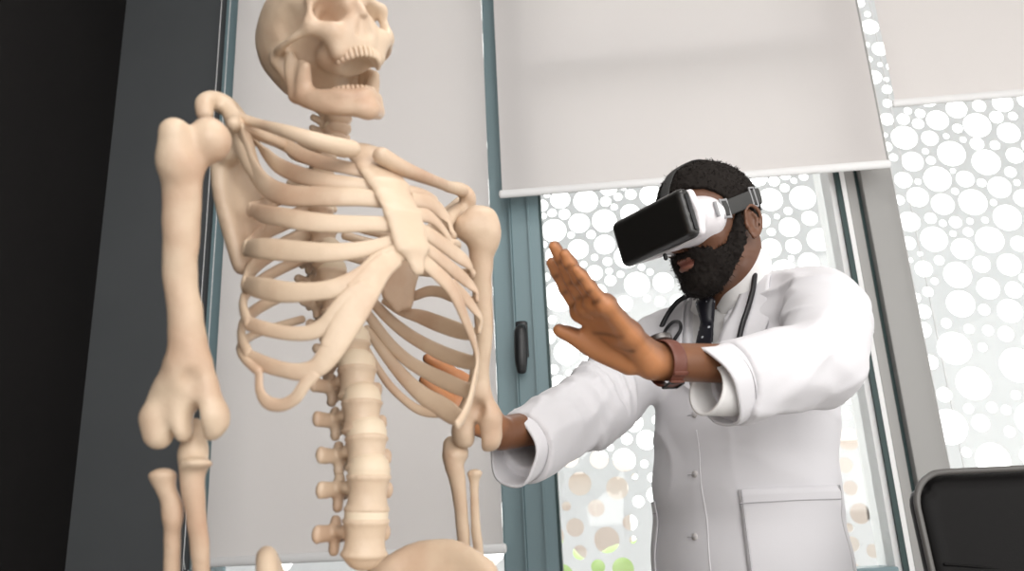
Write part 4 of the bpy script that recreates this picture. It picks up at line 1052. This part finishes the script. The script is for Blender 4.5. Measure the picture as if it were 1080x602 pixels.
# front edge, pockets and buttons
fe = [(lz(718, y)) for y in (425, 480, 540, 598)]
q = MB(); q.tube([front(-.022, z, .0002) for z in np.linspace(1.20, .62, 24)], [(.0016, .0008)]*24, normals=tf, n=8, steps=60); q.build('front_edge', M['coat'], coat)
def pocket(l0, l1, zt, zb):
    p = patch('pocket', lambda a, b: (l0+(l1-l0)*a, zt+(zb-zt)*b), 16, 16, M['coat'], coat, .005, .004, polar)
    q = MB(); q.tube([polar(l0+(l1-l0)*i/14, zt-.022, .0055) for i in range(15)], .0009, n=6, steps=40)
    q.tube([polar(l0+.006, zt+(zb-zt)*i/14, .0055) for i in range(15)], .0008, n=6, steps=40); q.build('stitching', M['thread'], p)
lA, zA = lz(787, 516); lB, zB = lz(880, 520)
pocket(lA, lA+.165, zA, zA-.19)
lC, zC = lz(690, 530); pocket(lC-.05, lC, zA-.005, zA-.195)
for y in (437, 500, 566):
    p, n = seen(733, y, .0015)
    q = MB(); q.tube([p-n*.002, p+n*.0004], .0062, n=18, steps=3, cap=False); bt = q.build('button', M['button'], coat)
    a = np.cross(n, SKU); q = MB(); q.tube([p+a*-.004, p+a*.016], .0008, n=6, steps=3); q.build('buttonhole', M['thread'], bt)
# ---- head
HO = P(755.5, 248.5, 1.585)
vd = nrm(np.array([CAM[0]-HO[0], CAM[1]-HO[1], 0]))
hf = rotz(vd, -math.radians(42)); hl = rotz(hf, math.pi/2); pi_ = math.radians(-14)
hu = nrm(SKU*math.cos(pi_)-hf*math.sin(pi_)); hf = nrm(hf*math.cos(pi_)+SKU*math.sin(pi_)); HM = np.array([hf, hl, hu])
def h_(f, l, u): return HO+f*hf+l*hl+u*hu
# ---- shirt, collar, tie
F = Field(T(0, 0, 1.30)-.26, T(0, 0, 1.36)+.22, .005); torso(F, .012); neckcut(F, .058, 1.475)
F.inter(lambda x, y, z: .98-z); V, Q = F.mesh(); shirt = link('shirt', relax(V, Q, 2), Q, M['shirt'], person)
NK = h_(-.025, 0, -.03); N0 = T(0, -.005, 1.44)
def nc(l, f, z):
    t = (z-N0[2])/(NK[2]-N0[2]); c = N0+(NK-N0)*t; return c+l*tl+f*tf
for s in (-1, 1):
    ring_ = [nc(0, -.071, 1.525), nc(s*.045, -.058, 1.523), nc(s*.070, -.010, 1.508), nc(s*.064, .034, 1.485), nc(s*.040, .068, 1.455), nc(s*.018, .080, 1.428)]
    nn = [-tf, nrm(s*tl*.7-tf*.7), nrm(s*tl), nrm(s*tl*.9+tf*.4+SKU*.2), nrm(s*tl*.5+tf*.8+SKU*.3), nrm(s*tl*.3+tf+SKU*.4)]
    q = MB(); q.tube(ring_, [(.024, .004), (.024, .004), (.026, .0045), (.029, .0045), (.031, .0045), (.016, .004)], normals=nn, n=14, steps=40); q.build('collar', M['shirt'], shirt)
F = Field(T(0, .09, 1.33)-.16, T(0, .09, 1.36)+.14, .003)
kn = T(-.002, .092, 1.425)
F.add(econe(kn+np.array([0, 0, .016]), kn-np.array([0, 0, .018]), (.021, .014), (.014, .012), tl), .004)
tp = [front(-.002, z, .000)-tf*o for z, o in ((1.40, .0), (1.34, .0), (1.29, .004), (1.24, .014))]
for a, b, w0, w1 in zip(tp[:-1], tp[1:], (.016, .023, .030), (.023, .030, .036)): F.add(econe(a, b, (w0, .006), (w1, .006), tl), .004)
V, Q = F.mesh(); tie = link('tie', relax(V, Q, 1), Q, M['tie'], person)
def headform(F, ex=0.0):
    F.add(ell(h_(-.005, 0, .050), (.098+ex, .076+ex, .084+ex), HM)); F.add(ell(h_(.03, 0, .045), (.066+ex, .066+ex, .066+ex), HM), .03)
    F.add(ell(h_(.045, 0, -.020), (.058+ex, .056+ex, .072+ex), HM), .03)
    F.add(econe(h_(.02, 0, -.055), h_(.075, 0, -.082), (.054+ex, .022+ex), (.026+ex, .020+ex), hl), .03)
F = Field(HO-.19, HO+.16, .0029)
headform(F)
F.add(cone(h_(-.025, 0, -.03), T(0, -.005, 1.44), .060, .064), .03)                        # neck
F.add(ell(T(0, -.01, 1.43), (.09, .06, .05), np.array([tl, tf, SKU])), .03)
F.add(cone(h_(.098, 0, .035), h_(.118, 0, -.008), .009, .012), .012); F.add(ell(h_(.112, 0, -.012), (.014, .017, .011), HM), .010)   # nose
for s in (-1, 1):
    F.add(ell(h_(.106, s*.014, -.013), (.010, .008, .008), HM), .006)
    F.sub(ell(h_(.112, s*.008, -.021), (.006, .0045, .005), HM), .003)
    F.sub(ell(h_(.092, s*.033, .022), (.016, .022, .013), HM), .012); F.add(ell(h_(.080, s*.032, .020), (.014, .014, .012), HM), .004)
    F.add(cone(h_(.094, s*.016, .042), h_(.080, s*.052, .040), .008, .007), .010)
    F.add(ell(h_(.070, s*.048, -.006), (.022, .016, .016), HM), .02)
    F.add(ell(h_(-.008, s*.080, -.004), (.018, .005, .030), HM), .006)                         # ear: bowl, helix, antihelix, tragus, lobe
    F.sub(ell(h_(-.004, s*.087, -.002), (.011, .006, .017), HM), .003)
    hx = [(.008, .083, .006), (.006, .086, .020), (-.006, .089, .028), (-.020, .090, .022), (-.026, .090, .006), (-.022, .088, -.012), (-.012, .085, -.024), (-.001, .082, -.030)]
    chain(F, [h_(a, s*b, c) for a, b, c in hx], [.0032, .0034, .0036, .0038, .0036, .0034, .0048, .0050], .002)
    chain(F, [h_(-.010, s*.0865, .016), h_(-.017, s*.0875, .004), h_(-.013, s*.086, -.012)], [.0024, .0030, .0028], .003)
    F.add(ell(h_(.008, s*.081, -.006), (.0045, .0055, .008), HM), .003)
F.add(ell(h_(.097, 0, -.038), (.016, .026, .009), HM), .008); F.add(ell(h_(.097, 0, -.0545), (.016, .023, .0095), HM), .006)
F.sub(ell(h_(.114, 0, -.0465), (.014, .026, .0022), HM), .003)
V, Q = F.mesh(); Vh = relax(V, Q, 1); Qh = Q
def hloc(V): d = V-HO; return d@hf, d@hl, d@hu
FACE = np.array([.150, .066, .036]); ARM = np.array([.19, .080, .038]); PALM = np.array([.52, .225, .095]); LIP = np.array([.30, .115, .085])
a, b, c = hloc(Vh); Ch = np.tile(FACE, (len(Vh), 1))
lm = np.exp(-((c+.0475)/.011)**2*1.3-(b/.024)**4)*(a > .088); Ch = Ch*(1-lm[:, None])+LIP*lm[:, None]
# ---- hands
def W_(p): return P(*p)
def hand(wr, fore, mcp, fingers, thumb, rad, lo_, hi_, h=.0019):
    F = Field(lo_, hi_, h)
    m = [W_(x) for x in mcp]
    F.add(cone(fore, wr, .0275, .0255), 0)
    for i, x in enumerate(m): F.add(cone(wr+(m[i]-wr)*.08, m[i], .0165, .0125), .012)
    for i in range(len(m)-1): F.add(cone(m[i], m[i+1], .0115, .0115), .010)
    F.add(cone((m[0]+wr)/2, (m[-1]+wr)/2, .0145, .0145), .012)
    for i, f in enumerate(fingers):
        pts = [m[i]]+[W_(x) for x in f]; r = rad[i]
        segs = list(zip(pts[:-1], pts[1:])); rr = [r*1.12, r*1.04, r*.95, r*.80]
        cs = [cone(p, q, rr[j], rr[j+1]) for j, (p, q) in enumerate(segs)]
        l_ = np.min([x[0] for x in cs], 0); h__ = np.max([x[1] for x in cs], 0)
        def fn(x, y, z, cs=cs):
            d = cs[0][2](x, y, z)
            for k in cs[1:]:
                e = k[2](x, y, z); hh = np.maximum(.004-np.abs(d-e), 0)/.004; d = np.minimum(d, e)-hh*hh*.001
            return d
        F.add((l_-.004, h__+.004, fn), .0035)
    t = [W_(x) for x in thumb]
    chain(F, t, [.0185, .0150, .0122, .0088], .008)
    F.add(cone(t[0], (t[1]+m[0])/2, .012, .0075), .010)                                       # web of the thumb
    V, Q = F.mesh(); return relax(V, Q, 1), Q, m, t
def handcol(V, Q, pn, wr, ax, lines=(), start=.75):
    N = vnormals(V, Q); w = np.clip((N@pn+.25)/.7, 0, 1)
    for a, b, r, k in lines:                                                                  # creases of the palm and fingers, palm skin ends at the wrist
        ab = b-a; t = np.clip(((V-a)@ab)/(ab@ab), 0, 1); dd = np.linalg.norm(V-a-t[:, None]*ab, axis=1); w = w*(1-k*np.exp(-(dd/r)**2))
    t = np.clip(((V-wr)@ax)/.04+start, 0, 1); w = (w*t)[:, None]
    return ARM*(1-w)+PALM*w
fo = WL+(EL-WL)*.42
VL, QL, mL, tL = hand(P(688, 381, 1.108), fo, [(612,329,1.100), (619,322,1.078), (628,318,1.056), (639,321,1.036)],
    [[(597,304,1.094), (588,287,1.086), (582,277,1.080)], [(603,294,1.066), (592,272,1.056), (585,260,1.050)], [(611,294,1.044), (601,277,1.036), (596,268,1.032)], [(623,303,1.026), (614,291,1.021), (608,284,1.018)]],
    [(664,381,1.112), (629,368,1.118), (606,355,1.114), (590,348,1.110)], [.0092, .0096, .0090, .0078],
    np.minimum(P(575, 250, 1.0), fo)-.06, np.maximum(P(720, 250, 1.14), fo)+.05)
ax_ = nrm(mL[1]-WL); pn = np.cross(ax_, nrm(mL[0]-mL[3])); pn = nrm(pn if pn@RC[:, 0] < 0 else -pn)
on = lambda p, r=.012: p+pn*r
cr = []
for i, f in enumerate([[(597,304,1.094), (588,287,1.086)], [(603,294,1.066), (592,272,1.056)], [(611,294,1.044), (601,277,1.036)], [(623,303,1.026), (614,291,1.021)]]):
    for j, x in enumerate([tuple((np.array(f[0])*.45+np.array([(612,329,1.100), (619,322,1.078), (628,318,1.056), (639,321,1.036)][i])*.55))]+f):
        c = W_(x); u = nrm(np.cross(ax_, pn)); cr.append((c+pn*.008-u*.008, c+pn*.008+u*.008, .0034, .8))
i0, m0, r0, l0 = mL
cr += [(on(i0*.75+WL*.25)+.0*pn, on(l0*.62+WL*.38), .0042, .9), (on(i0*.62+WL*.38), on(l0*.40+WL*.60, .016), .0042, .85), (on(i0*.66+WL*.34), on(m0*.35+WL*.65, .016), .0042, .9), (on(m0*.35+WL*.65, .016), on(m0*.10+WL*.90, .018), .0042, .85)]
CL = handcol(VL, QL, nrm(pn+.35*RC[:, 2]), WL, ax_, cr)
fo = WR_+(ER-WR_)*.4
VR, QR, mR, tR = hand(P(528, 457, 1.247), fo, [(494,412,1.205), (487,419,1.195), (482,427,1.187), (479,436,1.182)],
    [[(474,392,1.19), (460,383,1.18), (451,378,1.175)], [(466,405,1.175), (454,396,1.165), (448,390,1.16)], [(465,418,1.165), (454,409,1.155), (447,401,1.15)], [(465,430,1.165), (457,424,1.16), (452,418,1.155)]],
    [(516,440,1.235), (502,420,1.215), (492,404,1.20), (485,397,1.195)], [.0092, .0096, .0090, .0078],
    np.minimum(P(440, 500, 1.1), fo)-.06, np.maximum(P(560, 370, 1.3), fo)+.06, .0021)
ax_ = nrm(mR[1]-WR_); pn = np.cross(ax_, nrm(mR[0]-mR[3])); pn = nrm(pn if pn@RC[:, 2] > 0 else -pn)
CR = handcol(VR, QR, pn, WR_, ax_, (), -.6)
# ---- trunk, arms and legs of the body under the clothes
F = Field(np.minimum(lo, T(-.25, -.25, 0)), np.maximum(hi, T(.25, .25, 1.5)), .012); 
F = Field(np.append((np.minimum(lo, T(-.25, -.25, 0))-.02)[:2], -.02), hi, .012)
torso(F, .03)
F.inter(lambda x, y, z: .86-z)
chain(F, [T(.14, -.01, 1.38), SL-(0, 0, .02), EL, WL+(EL-WL)*.25], [.05, .046, .033, .025], .02); chain(F, [T(-.14, -.01, 1.38), SR-(0, 0, .02), ER, WR_+(ER-WR_)*.25], [.05, .046, .033, .025], .02)
for s in (-1, 1): chain(F, [T(-.03+s*.08, 0, .95), T(-.02+s*.10, .02, .50), T(s*.105, -.01, .10), T(s*.105, -.02, .06)], [.07, .058, .042, .04], .02); F.add(econe(T(s*.105, -.04, .04), T(s*.115, .14, .03), (.036, .035), (.04, .025), tl), .02)
Vb, Qb = F.mesh(); Vb[:, 2] = np.maximum(Vb[:, 2], 0.004); Cb = np.tile(ARM, (len(Vb), 1))
allV = [Vh, VL, VR, Vb]; allQ = [Qh, QL, QR, Qb]; off = 0; QQ = []
for v, q in zip(allV, allQ): QQ.append(q+off); off += len(v)
body = link('body', np.vstack(allV), np.vstack(QQ), M['skin'], person)
at = body.data.attributes.new('pigment', 'FLOAT_COLOR', 'POINT'); col = np.ones((off, 4), np.float32); col[:, :3] = np.vstack([Ch, CL, CR, Cb]); at.data.foreach_set('color', col.ravel())
F = Field(np.append((T(0, 0, 0)-.32)[:2], 0.0), np.append((T(0, 0, 0)+.32)[:2], 1.05), .012)
F.add(econe(T(-.03, 0, .98), T(-.03, 0, .86), (.145, .10), (.15, .105), tl), .02)
for s in (-1, 1): chain(F, [T(-.03+s*.085, 0, .92), T(-.02+s*.10, .02, .50), T(s*.105, -.01, .09)], [.085, .075, .066], .03)
V, Q = F.mesh(); link('trousers', relax(V, Q, 2), Q, M['trouser'], person)
for s in (-1, 1):
    F = Field(T(s*.11, .05, .05)-.2, T(s*.11, .05, .05)+.2, .008); F.add(econe(T(s*.105, -.05, .045), T(s*.118, .16, .035), (.045, .045), (.046, .032), tl), 0); F.inter(lambda x, y, z: .003-z)
    V, Q = F.mesh(); link('shoe', relax(V, Q, 2), Q, M['leather'], person)
# ---- hair, beard, brows
def curls(V, Q, n, ln, r, seed):          # short tight curls standing on the hair mass
    rs = np.random.RandomState(seed); N = vnormals(V, Q); ids = rs.choice(len(V), n, replace=False); b = MB(); b.put(V, Q.tolist())
    for i in ids:
        d = nrm(N[i]+rs.randn(3)*.55); p = V[i]-d*.0015; u = nrm(np.cross(d, [.3, .5, .8])); v = np.cross(d, u); l = ln*rs.uniform(.5, 1.1); k = rs.randn(3)*.0012
        b.put([p+u*r, p-.5*u*r+.87*v*r, p-.5*u*r-.87*v*r, p+d*l*.6+u*r*.8+k, p+d*l*.6-.4*u*r+.7*v*r+k, p+d*l*.6-.4*u*r-.7*v*r+k, p+d*l+k*2.2], [[0, 1, 4, 3], [1, 2, 5, 4], [2, 0, 3, 5], [3, 4, 6], [4, 5, 6], [5, 3, 6]])
    return np.vstack(b.V), b.F
F = Field(HO-.16, HO+.18, .0027)
F.add(ell(h_(-.006, 0, .052), (.106, .082, .094), HM)); F.add(ell(h_(.03, 0, .060), (.072, .070, .072), HM), .03)
def hairline(x, y, z):
    f = (x-HO[0])*hf[0]+(y-HO[1])*hf[1]+(z-HO[2])*hf[2]; l = (x-HO[0])*hl[0]+(y-HO[1])*hl[1]+(z-HO[2])*hl[2]; u = (x-HO[0])*hu[0]+(y-HO[1])*hu[1]+(z-HO[2])*hu[2]
    side = np.interp(f, [-.12, -.05, -.02, .01, .03, .06, .09], [-.03, -.02, .035, .035, .040, .072, .088])
    return side-u+.003*vnoise(x*220, y*220, z*220)
F.inter(hairline); F.disp(lambda x, y, z: .0022*vnoise(x*170, y*170, z*170)+.0018*vnoise(x*330, y*330, z*330))
V, Q = F.mesh(); V = relax(V, Q, 1, .3); V, Q = curls(V, Q, 4500, .0048, .0008, 1); link('hair', V, Q, M['hair'], person)
F = Field(HO-.17, HO+.15, .0025)
F.add(ell(h_(.048, 0, -.030), (.064, .0625, .074), HM)); F.add(econe(h_(.015, 0, -.055), h_(.075, 0, -.084), (.060, .026), (.034, .026), hl), .03); F.add(ell(h_(.088, 0, -.036), (.026, .034, .012), HM), .008)
F.add(ell(h_(.086, 0, -.088), (.024, .028, .018), HM), .02); F.add(cone(h_(.012, .068, .02), h_(.018, .060, -.05), .012, .018), .015); F.add(cone(h_(.012, -.068, .02), h_(.018, -.060, -.05), .012, .018), .015)
def beardline(x, y, z):
    f = (x-HO[0])*hf[0]+(y-HO[1])*hf[1]+(z-HO[2])*hf[2]; l = np.abs((x-HO[0])*hl[0]+(y-HO[1])*hl[1]+(z-HO[2])*hl[2]); u = (x-HO[0])*hu[0]+(y-HO[1])*hu[1]+(z-HO[2])*hu[2]
    top = np.interp(f, [-.01, .012, .03, .05, .075, .10], [-.05, .030, .000, -.030, -.036, -.026])
    back = .010-f+np.clip(-u-.02, 0, .08)*.55
    return np.maximum(u-top, back)+.003*vnoise(x*200, y*200, z*200)
F.inter(beardline)
for s in (-1, 1): F.sub(ell(h_(-.012, s*.085, -.004), (.024, .016, .036), HM), .002)
F.sub(ell(h_(.112, 0, -.0470), (.030, .0235, .0105), HM), .003)
F.disp(lambda x, y, z: .0020*vnoise(x*190, y*190, z*190)+.0014*vnoise(x*380, y*380, z*380))
V, Q = F.mesh(); V = relax(V, Q, 1, .3); V, Q = curls(V, Q, 3800, .0055, .0007, 2); link('beard', V, Q, M['hair'], person)
HS = HO; HO = HO-.009*hu                   # the headset sits a little low on the brow
M['steel'] = mat('dark steel', (0.16, 0.15, 0.145), 0.3, metal=1.0)
# ------------------------------------------------------------------ headset on the man's face
vr = empty('vr_headset', h_(.10, 0, .03), 'dark fronted white virtual reality headset strapped over the eyes of the man', 'headset')
F = Field(h_(.12, 0, .035)-.17, h_(.12, 0, .035)+.17, .0028)
F.add(rbox(h_(.158, 0, .034), (.0145, .096, .045), HM, .014))
F.sub(rbox(h_(.158, .097, .034), (.004, .006, .034), HM, .002), .001)
V, Q = F.mesh(); fc = link('front_cover', relax(V, Q, 1), Q, M['visor'], vr)
for s in (1, -1): q = MB(); q.box((-.0032, -.0015, -.032), (.0032, .0015, .032), .001, HM.T, h_(.156, s*(.0955 if s < 0 else .0925), .034)); q.build('slot', M['rubber'], fc)
q = MB(); q.tube([h_(.150, 0, -.016), h_(.150, 0, -.022)], .004, n=14, steps=3); q.build('catch', M['rubber'], fc)
F = Field(h_(.10, 0, .035)-.16, h_(.10, 0, .035)+.16, .003)
F.add(econe(h_(.142, 0, .034), h_(.074, 0, .033), (.093, .044), (.090, .051), hl), .005); F.add(rbox(h_(.138, 0, .034), (.009, .094, .043), HM, .009), .02)
F.sub(ell(h_(.010, 0, .044), (.094, .0765, .10), HM), .004); F.sub(ell(h_(.11, 0, -.030), (.040, .022, .026), HM), .006)
F.inter(lambda x, y, z: (x-HO[0])*hf[0]+(y-HO[1])*hf[1]+(z-HO[2])*hf[2]-.146)
V, Q = F.mesh(); bd = link('housing', relax(V, Q, 1), Q, M['vrwhite'], vr)
F = Field(h_(.09, 0, .035)-.13, h_(.09, 0, .035)+.13, .003)
F.add(econe(h_(.100, 0, .034), h_(.072, 0, .034), (.074, .042), (.070, .041), hl)); F.sub(ell(h_(.020, 0, .035), (.0845, .071, .10), HM), .003); F.sub(ell(h_(.10, 0, -.030), (.040, .020, .030), HM), .006)
V, Q = F.mesh(); link('face_pad', relax(V, Q, 1), Q, M['strap'], vr)
for s in (-1, 1):
    q = MB(); q.box((-.003, -.002, -.014), (.003, .003, .014), .001, HM.T, h_(.092, s*.0935, .034)); q.build('focus_slider', M['vrgrey'], bd)
    q = MB(); c = h_(.060, s*.086, .036)
    for du in (-.016, .016): q.tube([c+hu*du+hf*.007, c+hu*du-hf*.010], .0022, n=8, steps=3)
    for df in (.007, -.010): q.tube([c+hu*.017+hf*df, c-hu*.017+hf*df], .0022, n=8, steps=3)
    q.build('strap_loop', M['vrgrey'], bd)
band = [(.062, .086, .036), (.045, .086, .038), (.02, .0875, .043), (-.03, .0885, .053), (-.07, .070, .060), (-.107, .025, .064), (-.114, 0, .065)]
bp = [h_(*b) for b in band]+[h_(a, -b, c) for a, b, c in band[::-1][1:]]
bn = [nrm(hl), nrm(hl), nrm(hl), nrm(hl-.2*hf), nrm(.7*hl-.7*hf), nrm(.2*hl-hf), -hf]; bn = bn+[nrm(n-2*(n@hl)*hl) for n in bn[::-1][1:]]
q = MB(); q.tube(bp, [(.0145, .0022)]*len(bp), normals=bn, n=12, steps=90); st = q.build('head_strap', M['strap'], vr)
tp = [(.118, 0, .074), (.110, 0, .090), (.094, 0, .115), (.064, 0, .142), (.0, 0, .160), (-.06, 0, .145), (-.107, 0, .100), (-.115, 0, .080)]
tn = [hf, hf, nrm(hf+.3*hu), nrm(hf+hu), hu, nrm(hu-.5*hf), nrm(hu-hf), -hf]
q = MB(); q.tube([h_(*b) for b in tp], [(.0125, .0022)]*8, normals=tn, n=12, steps=60); q.build('top_strap', M['strap'], vr)
q = MB(); c = h_(-.022, .0910, .052)
for df in (-.006, .006): q.tube([c+hu*.018+hf*df, c-hu*.018+hf*df], .0018, n=8, steps=3)
for du in (.018, -.018): q.tube([c+hu*du-hf*.006, c+hu*du+hf*.006], .0018, n=8, steps=3)
q.build('buckle', M['vrgrey'], st)

HO = HS
# ------------------------------------------------------------------ wristwatch on the raised hand
wc = P(703, 383, 1.113); wa = nrm(EL-WL); wu = nrm(RC[:, 1]-(RC[:, 1]@wa)*wa); ws = np.cross(wa, wu)
watch = empty('wristwatch', wc, 'brown leather wristwatch on the raised wrist of the man', 'watch')
R1, R2 = .0305, .0300
loop = [wc+R1*math.cos(t)*wu+R2*math.sin(t)*ws for t in np.linspace(0, 2*math.pi, 25)]
ln = [nrm(math.cos(t)*wu+math.sin(t)*ws) for t in np.linspace(0, 2*math.pi, 25)]
q = MB(); q.tube(loop, [(.0112, .0020)]*25, normals=ln, n=12, steps=80, cap=False); sp_ = q.build('strap', M['strapbrown'], watch)
td = nrm(wu*.85-RC[:, 2]*.55); td = nrm(td-(td@wa)*wa); tq = np.cross(wa, td); c = wc+td*.033
q = MB(); q.tube([c-td*.003, c+td*.005], .0175, n=28, steps=4, cap=False); q.build('case', M['steel'], watch)
q = MB(); q.tube([c+td*.0045, c+td*.0062], .0145, n=28, steps=3, cap=False); q.build('dial', M['visor'], watch)
q = MB(); q.tube([c+td*.001-wa*.016, c+td*.001-wa*.022], .003, n=12, steps=3); q.build('crown', M['steel'], watch)
bt_ = wc-td*.032; q = MB()
for dw in (-.0115, .0115): q.tube([bt_+wa*dw-tq*.008, bt_+wa*dw+tq*.008], .0018, n=8, steps=3)
for dq in (-.008, .008): q.tube([bt_+wa*.0115+tq*dq, bt_-wa*.0115+tq*dq], .0018, n=8, steps=3)
q.build('buckle', M['black_metal'], sp_)
for t in (1.9, 2.35):
    a0 = wc+(R1+.001)*(math.cos(t)*wu+math.sin(t)*ws); q = MB(); 
    q.tube([wc+(R1+.0025)*(math.cos(x)*wu+math.sin(x)*ws) for x in np.linspace(t-.06, t+.06, 5)], [(.0125, .0016)]*5, normals=[nrm(math.cos(x)*wu+math.sin(x)*ws) for x in np.linspace(t-.06, t+.06, 5)], n=10, steps=8); q.build('keeper', M['strapbrown'], sp_)

# ------------------------------------------------------------------ stethoscope round the neck
ste = empty('stethoscope', seen(785, 352, .01)[0], 'black stethoscope hanging round the neck of the man', 'stethoscope')
left = [T(.0, -.080, 1.515), T(.052, -.062, 1.513), T(.079, -.010, 1.502)]+[seen(x, y, .018)[0] for x, y in ((801, 294), (797, 312), (791, 332), (785, 352), (778, 380))]
right = [T(.0, -.080, 1.515), T(-.052, -.062, 1.513), T(-.078, -.010, 1.500)]+[seen(x, y, .018)[0] for x, y in ((727, 320), (715, 331), (706, 346), (702, 362), (704, 385))]
q = MB(); q.tube(left, .0050, n=12, steps=70); q.tube(right, .0050, n=12, steps=70); q.build('tubing', M['rubber'], ste)
lp = [seen(x, y, .016)[0] for x, y in ((706, 362), (709, 352), (716, 344), (723, 344), (724, 352), (718, 362))]
q = MB(); q.tube(lp, .0034, n=12, steps=50); q.build('ear_tube', M['rubber'], ste)
p, n = seen(776, 398, .018); q = MB(); q.tube([p, p+n*.012], .02, n=24, steps=4); q.build('chest_piece', M['chrome'], ste)
